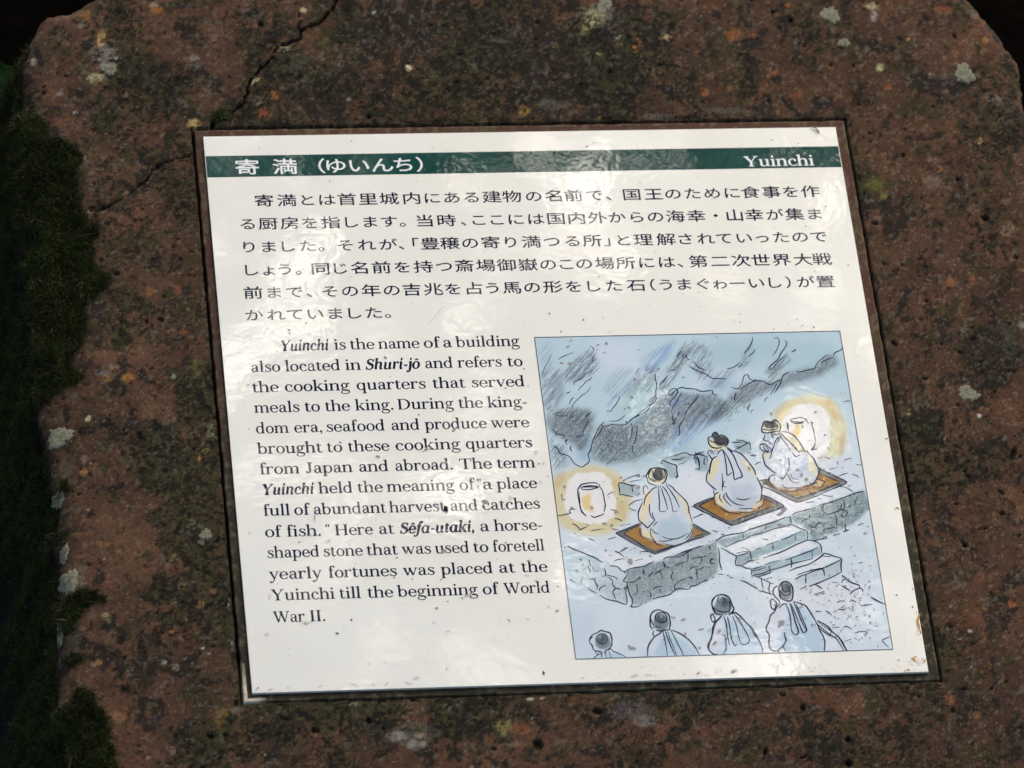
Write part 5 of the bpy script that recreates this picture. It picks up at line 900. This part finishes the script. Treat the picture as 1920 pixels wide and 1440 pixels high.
wash((226, 227, 233), .7, 2, [(1360, 1025), (1480, 984), (1500, 992), (1440, 1018), (1380, 1040)]); wash((226, 227, 233), .7, 2, [(1390, 1060), (1515, 1012), (1530, 1022), (1420, 1062)]); wash((224, 227, 234), .7, 2, [(1450, 1082), (1545, 1042), (1575, 1048), (1495, 1082)])
wash((205, 215, 227), .6, 20, [(1075, 1110), (1200, 1140), (1340, 1100), (1600, 1050), (1660, 1210), (1080, 1230)], rag=3)
wash((186, 205, 220), .5, 12, [(1070, 1130), (1130, 1140), (1110, 1230), (1082, 1232)], rag=3); wash((220, 219, 228), .6, 14, [(1400, 1100), (1560, 1080), (1640, 1100), (1600, 1150), (1450, 1140)], rag=3)
# front row
for P_ in ([(1112, 1234), (1130, 1222), (1160, 1225), (1175, 1234)], [(1225, 1195), (1250, 1188), (1290, 1205), (1308, 1230), (1220, 1232)], [(1335, 1190), (1352, 1160), (1390, 1165), (1420, 1190), (1428, 1224), (1340, 1226)], [(1445, 1170), (1470, 1135), (1510, 1140), (1535, 1180), (1545, 1222), (1460, 1220)]):
    wash((168, 194, 214), .75, 3, P_)
wash((214, 214, 226), .8, 2, [(1333, 1190), (1345, 1165), (1360, 1160), (1355, 1200), (1340, 1224)]); wash((212, 214, 228), .8, 2, [(1440, 1170), (1470, 1130), (1480, 1150), (1460, 1200), (1448, 1215)]); wash((214, 214, 226), .8, 2, [(1215, 1215), (1232, 1190), (1245, 1188), (1225, 1230)])
for P_ in (ell(1130, 1203, 15, 14), ell(1240, 1167, 15, 15), ell(1356, 1137, 17, 17), ell(1473, 1110, 12, 17)): wash((104, 120, 128), .85, 1.6, P_, rag=.6)
for P_ in (ell(1129, 1199, 9, 8), ell(1239, 1158, 9, 9), ell(1358, 1130, 8, 9), ell(1475, 1102, 7, 9)): wash((66, 80, 88), .8, 2.5, P_)
for P_ in (ell(1125, 1196, 3, 3), ell(1241, 1155, 3, 3), ell(1110, 1208, 5, 9), ell(1222, 1155, 4, 9), ell(1458, 1103, 5, 9)): wash((208, 214, 222), .7, 1.5, P_)
K += (rg[..., None]-.5)*7; K *= np.array([1.0, .995, .965])
ms = quick_mesh("illustration", np.stack([X, Y, np.full_like(X, .00002)], -1).reshape(-1, 3), grid_faces(ny_, nx_)); set_col(ms, (nlin(np.clip(K, 0, 255))*.98).reshape(-1, 3))
pic = link("illustration", ms, film("watercolour_print", (1, 1, 1), attr=True), sign); 
pic['label'] = "watercolour and pen drawing of robed people kneeling in prayer on a stone terrace"
# graphite strokes over the cliff and the walls
q = NT("graphite"); q.set((.16, .165, .18), .7, .2); F = Flat(.000024, 4e-7, 30); r_ = random.Random(12)
HT = [(P_A, 170, 16), (P_B, 360, 18), (P_C, 170, 16), (W1, 150, 7), (W3, 130, 7), ([(1050, 705), (1090, 660), (1115, 655), (1122, 695), (1080, 720)], 70, 20), ([(1015, 720), (1050, 690), (1060, 740), (1030, 780)], 45, 24),
      ([(1230, 730), (1255, 690), (1285, 640), (1300, 655), (1270, 705)], 80, 14), ([(1295, 640), (1330, 650), (1345, 705), (1310, 715)], 60, 16), ([(1170, 740), (1190, 690), (1235, 685), (1220, 735)], 50, 16), ([(1330, 790), (1380, 750), (1420, 745), (1370, 790)], 50, 14), ([(1430, 705), (1470, 660), (1485, 675), (1450, 712)], 40, 14), ([(1030, 830), (1060, 845), (1062, 870), (1040, 880)], 40, 10)]
for P_, num, ln_ in HT:
    ax_ = [p[0] for p in P_]; ay_ = [p[1] for p in P_]; k = 0
    while k < num:
        a, b = r_.uniform(min(ax_), max(ax_)), r_.uniform(min(ay_), max(ay_))
        if not inside(np.array([[a]]), np.array([[b]]), P_)[0, 0]: continue
        k += 1; an_ = math.radians(-50+r_.gauss(0, 5)); l_ = ln_*r_.uniform(.4, 1); pts = [L(a+l_*t_*math.cos(an_), b+l_*t_*math.sin(an_)+r_.uniform(-.4, .4)) for t_ in (-.5, 0, .5)]
        w = r_.uniform(.5, 1.1)/2900; Lf, Rt = ribbon(pts, [w*.3, w, w*.4], True, 2)
        F.strip(Lf, Rt, lambda p: (min(max(p[0], ix0+.0003), ix1-.0003), min(max(p[1], iy0+.0003), iy1-.0003)))
tag(link("pencil_hatching", F.mesh("pencil_hatching"), q.m, pic), kind="stuff")
F = Flat(.00004, 1e-6, 120)
for pts, w in ink_lines():
    lp = [L(*p) for p in pts]; wl = w/2900; n = len(lp)
    ws = [wl*(.75+.5*random.random()) for _ in lp]; ws[0] *= .7; ws[-1] *= .6
    Lf, Rt = ribbon(lp, ws, True, 3)
    cl = lambda p: (min(max(p[0], ix0), ix1), min(max(p[1], iy0), iy1))
    F.strip(Lf, Rt, cl)
pen = link("pen_drawing", F.mesh("pen_drawing"), m_pen, pic); tag(pen, kind="stuff")
F = Flat(.00017); t_ = .00042
for a, b in (((ix0, iy0), (ix1, iy0)), ((ix1, iy0), (ix1, iy1)), ((ix1, iy1), (ix0, iy1)), ((ix0, iy1), (ix0, iy0))):
    Lf, Rt = ribbon([a, b], [t_, t_], False); F.strip(Lf, Rt, lambda p: p)
link("drawing_border", F.mesh("drawing_border"), m_pen, pic)
# ---------------------------------------------------------------- dirt, rust and scratches on the panel
def speck_mesh(name, items, z, mat, parent, seed=1, n=9):
    r_ = random.Random(seed); F = Flat(z, 1.1e-6, 50)
    for px, py, rx, ry in items:
        ph = r_.uniform(0, 6); a0 = r_.uniform(-.5, .5); pts = []
        for i in range(n):
            a = 2*math.pi*i/n; k = 1+.3*math.sin(2*a+ph)+.22*r_.uniform(-1, 1); u, v = rx*k*math.cos(a), ry*k*math.sin(a)
            pts.append(L(px+u*math.cos(a0)-v*math.sin(a0), py+u*math.sin(a0)+v*math.cos(a0)))
        F.poly(pts[::-1])
    o = link(name, F.mesh(name), mat, parent); tag(o, kind="stuff"); return o
q = NT("grey_grime"); q.set((.28, .255, .215), .8, .2); m_grime = q.m
q = NT("pale_grime"); q.set((.60, .575, .51), .7, .2); m_pale = q.m
q = NT("black_dirt"); q.set((.022, .018, .013), .8, .2); m_black = q.m
q = NT("orange_rust"); q.set(q.ramp(q.noise(900, 3), [(.35, (.30, .14, .03)), (.6, (.55, .33, .10))]), .8, .2); m_rust = q.m
G1 = [(542, 619, 2, 2), (543, 625, 1.5, 1.5), (722.5, 671, 3.5, 3), (732, 707, 1.2, 1), (785, 778, 2, 1.5), (851, 807, 4.5, 2.5), (856, 802, 2, 2), (638, 829.7, 2, 2), (708, 856, 3, 2.6), (710, 858, 2, 2), (799, 843, 3, 3), (807, 841, 3, 2), (794, 847, 1.5, 1.5), (895, 844, 2.5, 1.6),
      (910, 941, 5.5, 4.5), (831, 1034, 5, 3.5), (897, 912, 2, 1.2), (790, 1024, 2, 1.4), (739, 1083, 1.8, 2), (773, 1086, 1.8, 1.4), (827, 1087, 2, 1.4), (818, 1141, 3, 2.3), (839, 1128, 2.4, 1.2), (1044, 1146, 3, 2.5), (561, 1017, 1.8, 1.8), (948, 728, 2, 1.6),
      (948, 1018, 2, 1.5), (744, 1046, 3, 1.4), (1094, 600, 2.2, 2), (1131, 596, 1, 1), (1010, 870, 2, 1.6), (875, 1118, 5, 1.2), (866, 1122, 4, 1), (573, 1170, 3, 1.6), (590, 970, 1.6, 4), (1376, 1260, 3, 2), (1309, 1263, 2.5, 1.5)]
G2 = [(957, 934, 5, 3.4), (988, 1079, 4, 3), (1004, 1088, 4, 2), (1029, 1139, 3, 2), (990, 1161, 3.4, 2), (956, 1103, 4, 2), (880, 1115, 6, 1.5), (573, 1167, 7, 3.5), (505, 1120, 3, 5), (616, 1015, 7, 2.5), (994, 1051, 3, 3), (1005, 849, 4, 3), (1019, 868, 3.4, 3), (1014, 904, 3, 2.6), (1027, 893, 2.6, 2),
      (813, 1168, 4, 2), (840, 1184, 5, 2), (780, 1272, 9, 2.5), (765, 1281, 7, 2), (724, 1283, 6, 2), (665, 1284, 8, 1.6), (700, 1284, 4, 1.6), (1190, 1267, 9, 2.4), (1215, 1266, 6, 2), (1376, 1258, 6, 3.5), (1309, 1262, 5, 2), (1092, 1272, 5, 1.5), (468, 999, 2, 3), (500, 1190, 5, 3), (693, 1245, 3, 1.4), (590, 975, 3, 3), (482, 1293, 4, 3), (510, 1292, 4, 1.6), (540, 1290, 5, 1.4), (600, 1287, 5, 1.4)]
BK = [(982, 692, 1.5, 1.3), (990, 724, 1, 1), (465, 722, 1.2, 1.2), (466, 805, 1, 1), (1046, 1100, 1.4, 1.4), (659, 1163, 1.6, 2), (954, 1163, 1.6, 1.3), (956, 1166, 1, 1), (632, 1188, 2.6, 2), (1019, 1262, 2.2, 4), (837, 1255, 1.4, 1.2), (1681, 1116, 1.5, 1.5), (1685, 1238, 1.5, 1.5), (1590, 498, 1.3, 1.3), (1548, 387, 1.3, 1.2),
      (1511, 424, 1, 1), (1123, 519, 1.3, 1.2), (1030, 588, 1.4, 1.3), (574, 606, 1.4, 1.3), (618, 340, 1.2, 1.5), (582, 435, 1, 1), (658, 519, 1, 1), (1100, 275, 2, 1), (1112, 268, 1, 1), (1447, 263, 1.1, 1.1), (1497, 269, 1, 1.2), (1252, 284, .9, .9), (659, 265, 1, 1.3), (486, 279, .9, .9), (793, 251, 1.2, 1), (1281, 552, .9, .9), (1310, 549, .9, .9),
      (1387, 589, 1, 1), (1388, 605, 1, 1), (1377, 603, .9, .9), (1494, 600, .9, .9), (1052, 622, 1.5, 1.6), (1142, 623, .9, .9), (1451, 617, 1.2, 1), (1526, 614, 1.4, 1.4), (1505, 611, 1, 1), (520, 660, .8, .8), (760, 535, 1, .7), (1200, 343, 1, 1), (1663, 823, 1.6, 1.2), (484, 1290, 1.6, 1.3), (485, 1297, 1.4, 1), (506, 1294, 1.6, 1)]
r_ = random.Random(3)
for _ in range(60): BK.append((r_.uniform(480, 1640), r_.uniform(255, 620), r_.uniform(.4, .8), r_.uniform(.4, .8)))
for _ in range(70): G2.append((r_.uniform(470, 1060), r_.uniform(900, 1290), r_.uniform(.8, 2.2), r_.uniform(.6, 1.4)))
for _ in range(60): G2.append((r_.uniform(1090, 1720), r_.uniform(1248, 1282), r_.uniform(1, 3.5), r_.uniform(.6, 1.4)))
PIC = [(1071, 639, 3, 1.4), (1065, 650, 3, 2), (1121, 647, 3, 2), (1137, 644, 3.4, 2.4), (1133, 662, 3, 1.3), (1053, 681, 3.4, 2.6), (1068, 682, 4, 3), (1190, 712, 3.5, 2.8), (1197, 656, 2, 1.6), (1234, 692, 4, 2.6), (1179, 764, 3, 1.8), (1171, 767, 2.6, 1.4), (1185, 745, 3, 2.6), (1281, 708, 3, 1.6), (1288, 815, 1.6, 1.4),
       (1058, 913, 3, 2), (1058, 937, 2.6, 1.4), (1072, 952, 3, 2.2), (1110, 952, 3, 2.2), (1155, 960, 3, 3), (1133, 982, 4, 2.6), (1147, 985, 4, 2.2), (1164, 896, 2.6, 2.2), (1207, 893, 3, 2), (1197, 914, 4, 3), (1167, 940, 2, 1), (1446, 776, 3, 2.2), (1529, 773, 2.6, 1.6), (1505, 800, 2, 2.4), (1547, 816, 1.8, 2.2), (1404, 878, 3, 2.4),
       (1496, 881, 3.6, 1.6), (1503, 891, 3, 3), (1512, 899, 4, 2), (1464, 862, 2, 1.2), (1465, 962, 8, 3.4), (1470, 955, 4, 4), (1386, 1162, 3, 3), (1182, 1053, 6, 4), (1136, 1032, 3, 1.6), (1281, 1162, 3.4, 2.4), (1264, 1159, 2.6, 1.8), (1315, 1180, 4, 2), (1285, 1189, 3, 2.2), (1186, 1216, 6, 4), (1312, 1215, 3, 2), (1180, 1212, 3, 2),
       (1465, 1168, 8, 4), (1463, 1172, 4, 3), (1500, 1140, 2.6, 2.2), (1523, 1172, 3, 2), (1348, 1184, 4, 3), (1340, 1206, 5, 3), (1362, 1196, 3, 2), (1370, 1190, 3, 2.4), (1475, 986, 6, 2.4), (1462, 984, 4, 2), (1440, 988, 3, 1.6), (1622, 1000, 3, 2)]
for _ in range(150): PIC.append((r_.gauss(1595, 38), r_.gauss(1130, 48), r_.uniform(.7, 2.6), r_.uniform(.6, 1.6)))
for _ in range(90): PIC.append((r_.uniform(1200, 1640), r_.uniform(1000, 1215), r_.uniform(.7, 2.2), r_.uniform(.6, 1.4)))
for _ in range(70): PIC.append((r_.uniform(1020, 1600), r_.uniform(640, 1000), r_.uniform(.6, 1.7), r_.uniform(.5, 1.2)))
def in_pic(t): 
    x, y = L(t[0], t[1]); return ix0+.002 < x < ix1-.002 and iy0+.002 < y < iy1-.002
PIC = [t for t in PIC if in_pic(t)]
q = NT("brown_grey_grime"); q.set((.30, .275, .26), .8, .2)
ok_ = lambda t: -PH+.0009 < L(t[0], t[1])[1] < -.0009 and .0009 < L(t[0], t[1])[0] < PW-.0009
G1, G2, BK = [[t for t in g if ok_(t)] for g in (G1, G2, BK)]
speck_mesh("grey_speck", G1, .00018, m_grime, panel, 1); speck_mesh("pale_speck", G2, .00010, m_pale, panel, 2); speck_mesh("black_speck", BK, .00024, m_black, panel, 3, 7); speck_mesh("picture_speck", PIC, .00022, q.m, pic, 4)
RU = [(1720, 1150, 1.6, 4), (1721, 1160, 2.4, 7), (1722, 1172, 2.6, 7), (1725, 1183, 2.2, 6), (1713, 1236, 3.5, 3), (1716, 1232, 2, 2), (1733, 1240, 2, 3.5), (1677, 892, 1.6, 3), (1683, 953, 2, 3.4), (1678, 955, 2, 1), (1663, 822, 2, 1), (1660, 824, 1, 2), (1711, 1104, 1.6, 2), (1714, 1108, 1, 1.6), (1703, 1256, 3.2, 1.6), (1697, 1258, 2, 1.3), (1711, 1138, 1.6, 2), (1722, 1163, 1, 10)]
for _ in range(40): RU.append((r_.gauss(1722, 2.2), r_.gauss(1168, 13), .8, 1.1))
for _ in range(26): RU.append((r_.gauss(1716, 8), r_.gauss(1240, 5), .8, .9))
RU = [t for t in RU if L(t[0], t[1])[0] < PW-.0008]
speck_mesh("rust_stain", RU, .00014, m_rust, panel, 5)
q = NT("fine_scratch"); q.set((.45, .44, .42), .6, .3)
F = Flat(.0001)
for a, b in (((803, 608), (824, 583)), ((820, 588), (832, 574))):
    Lf, Rt = ribbon([L(*a), L(*b)], [.00018, .0003], False); F.strip(Lf, Rt, lambda p: p)
tag(link("scratch", F.mesh("scratch"), q.m, panel), kind="stuff")

# ---------------------------------------------------------------- loose bits lying on the panel
def tubelet(name, pts, rad, mat):
    V, Fc, n = [], [], 8
    for i, (px, py, zz) in enumerate(pts):
        x, y = L(px, py); a = L(*pts[max(i-1, 0)][:2]); b = L(*pts[min(i+1, len(pts)-1)][:2]); dx, dy = b[0]-a[0], b[1]-a[1]; dd = math.hypot(dx, dy)
        for k in range(n):
            an_ = 2*math.pi*k/n; V.append((x-dy/dd*math.cos(an_)*rad[i], y+dx/dd*math.cos(an_)*rad[i], zz+math.sin(an_)*rad[i]))
    for i in range(len(pts)-1):
        for k in range(n): Fc.append((i*n+k, i*n+(k+1) % n, (i+1)*n+(k+1) % n, (i+1)*n+k))
    m = quick_mesh(name, V, Fc); o = link(name, m, mat, None, True); o.matrix_world = M; return o
q = NT("dry_twig_brown"); q.set((.24, .17, .09), .8, .2)
tag(tubelet("dry_twig", [(1519, 239, .0008), (1524, 239.5, .0008), (1529, 241.5, .0010), (1532, 245, .0008), (1535, 248, .0006), (1534.5, 250.5, .0004)], [.0002, .00035, .0004, .00045, .00045, .0002], q.m),
    "tiny curled dry twig lying on the panel near its top right corner", "twig")
V, Fc = [], []; r_ = random.Random(9); nu, nv = 12, 7
for j in range(nv+1):
    for i in range(nu):
        a, t_ = 2*math.pi*i/nu, math.pi*j/nv; k = r_.uniform(.75, 1.2) if 0 < j < nv else 1
        u, v = math.sin(t_)*math.cos(a)*4.0*k, math.sin(t_)*math.sin(a)*6.2*k; an_ = -.5
        x, y = L(836+u*math.cos(an_)-v*math.sin(an_), 955+u*math.sin(an_)+v*math.cos(an_)); V.append((x, y, .0007+.0008*math.cos(t_)*k))
for j in range(nv):
    for i in range(nu): Fc.append((j*nu+i, (j+1)*nu+i, (j+1)*nu+(i+1) % nu, j*nu+(i+1) % nu))
o = link("dirt_clump", quick_mesh("dirt_clump", V, Fc), m_black, None, True); o.matrix_world = M
tag(o, "small black clump of dirt stuck beside the word harvest", "dirt clump")

# ---------------------------------------------------------------- the plant whose leaf shows at the left edge
plant = bpy.data.objects.new("leafy_plant", None); COL.objects.link(plant)
def ray(px, py, k):
    x, y = L(px, py); p = Vector((x, y, 0)); c = Vector((-0.30734946, -1.91551356, 2.59484375)); return M @ (p+(p-c)*k)
base = ray(-190, 420, .0); plant.location = (base.x-.12, base.y+.1, 0)
tag(plant, "low plant with a broad dark green leaf at the left edge, beside the stone", "plant")
q = NT("dark_leaf"); q.set(q.ramp(q.noise(60, 3), [(.3, (.003, .011, .002)), (.7, (.005, .017, .003))]), .85, .03); m_leaf = q.m
def leaf(tip, root, wid, up):
    V, Fc = [], []; ax_ = tip-root; ln_ = ax_.length; u = ax_.normalized(); s = u.cross(up).normalized(); nn = s.cross(u); n, m_ = 16, 8
    for i in range(n+1):
        t_ = i/n; w = wid*(math.sin(math.pi*min(t_*1.02, 1)**.8))**.8*(1-.25*t_)+.0005
        for k in range(m_+1):
            v = (k/m_-.5)*2; V.append(root+u*ln_*t_+s*w*v+nn*(abs(v)*w*.25-.12*ln_*t_*t_+.003*math.sin(t_*40)*abs(v))-plant.location)
    for i in range(n):
        for k in range(m_): a = i*(m_+1)+k; Fc.append((a, a+1, a+m_+2, a+m_+1))
    return link("leaf", quick_mesh("leaf", V, Fc), m_leaf, plant, True)
r0 = ray(-110, 185, .004)
leaf(ray(44, 112, .010), r0, .017, M.to_3x3() @ Vector((.1, -.1, 1))); leaf(ray(-230, 120, .004), r0, .018, Vector((0, .1, 1))); leaf(ray(-170, 300, .004), r0, .017, Vector((0, 0, 1)))
st_ = [Vector((base.x-.12, base.y+.1, -.05)), Vector((base.x-.11, base.y+.1, .3)), Vector((base.x-.05, base.y+.05, .55)), r0]
tube("stem", [([tuple(p) for p in st_], [.004, .0035, .003, .002])], m_leaf, plant, Vector(plant.location))
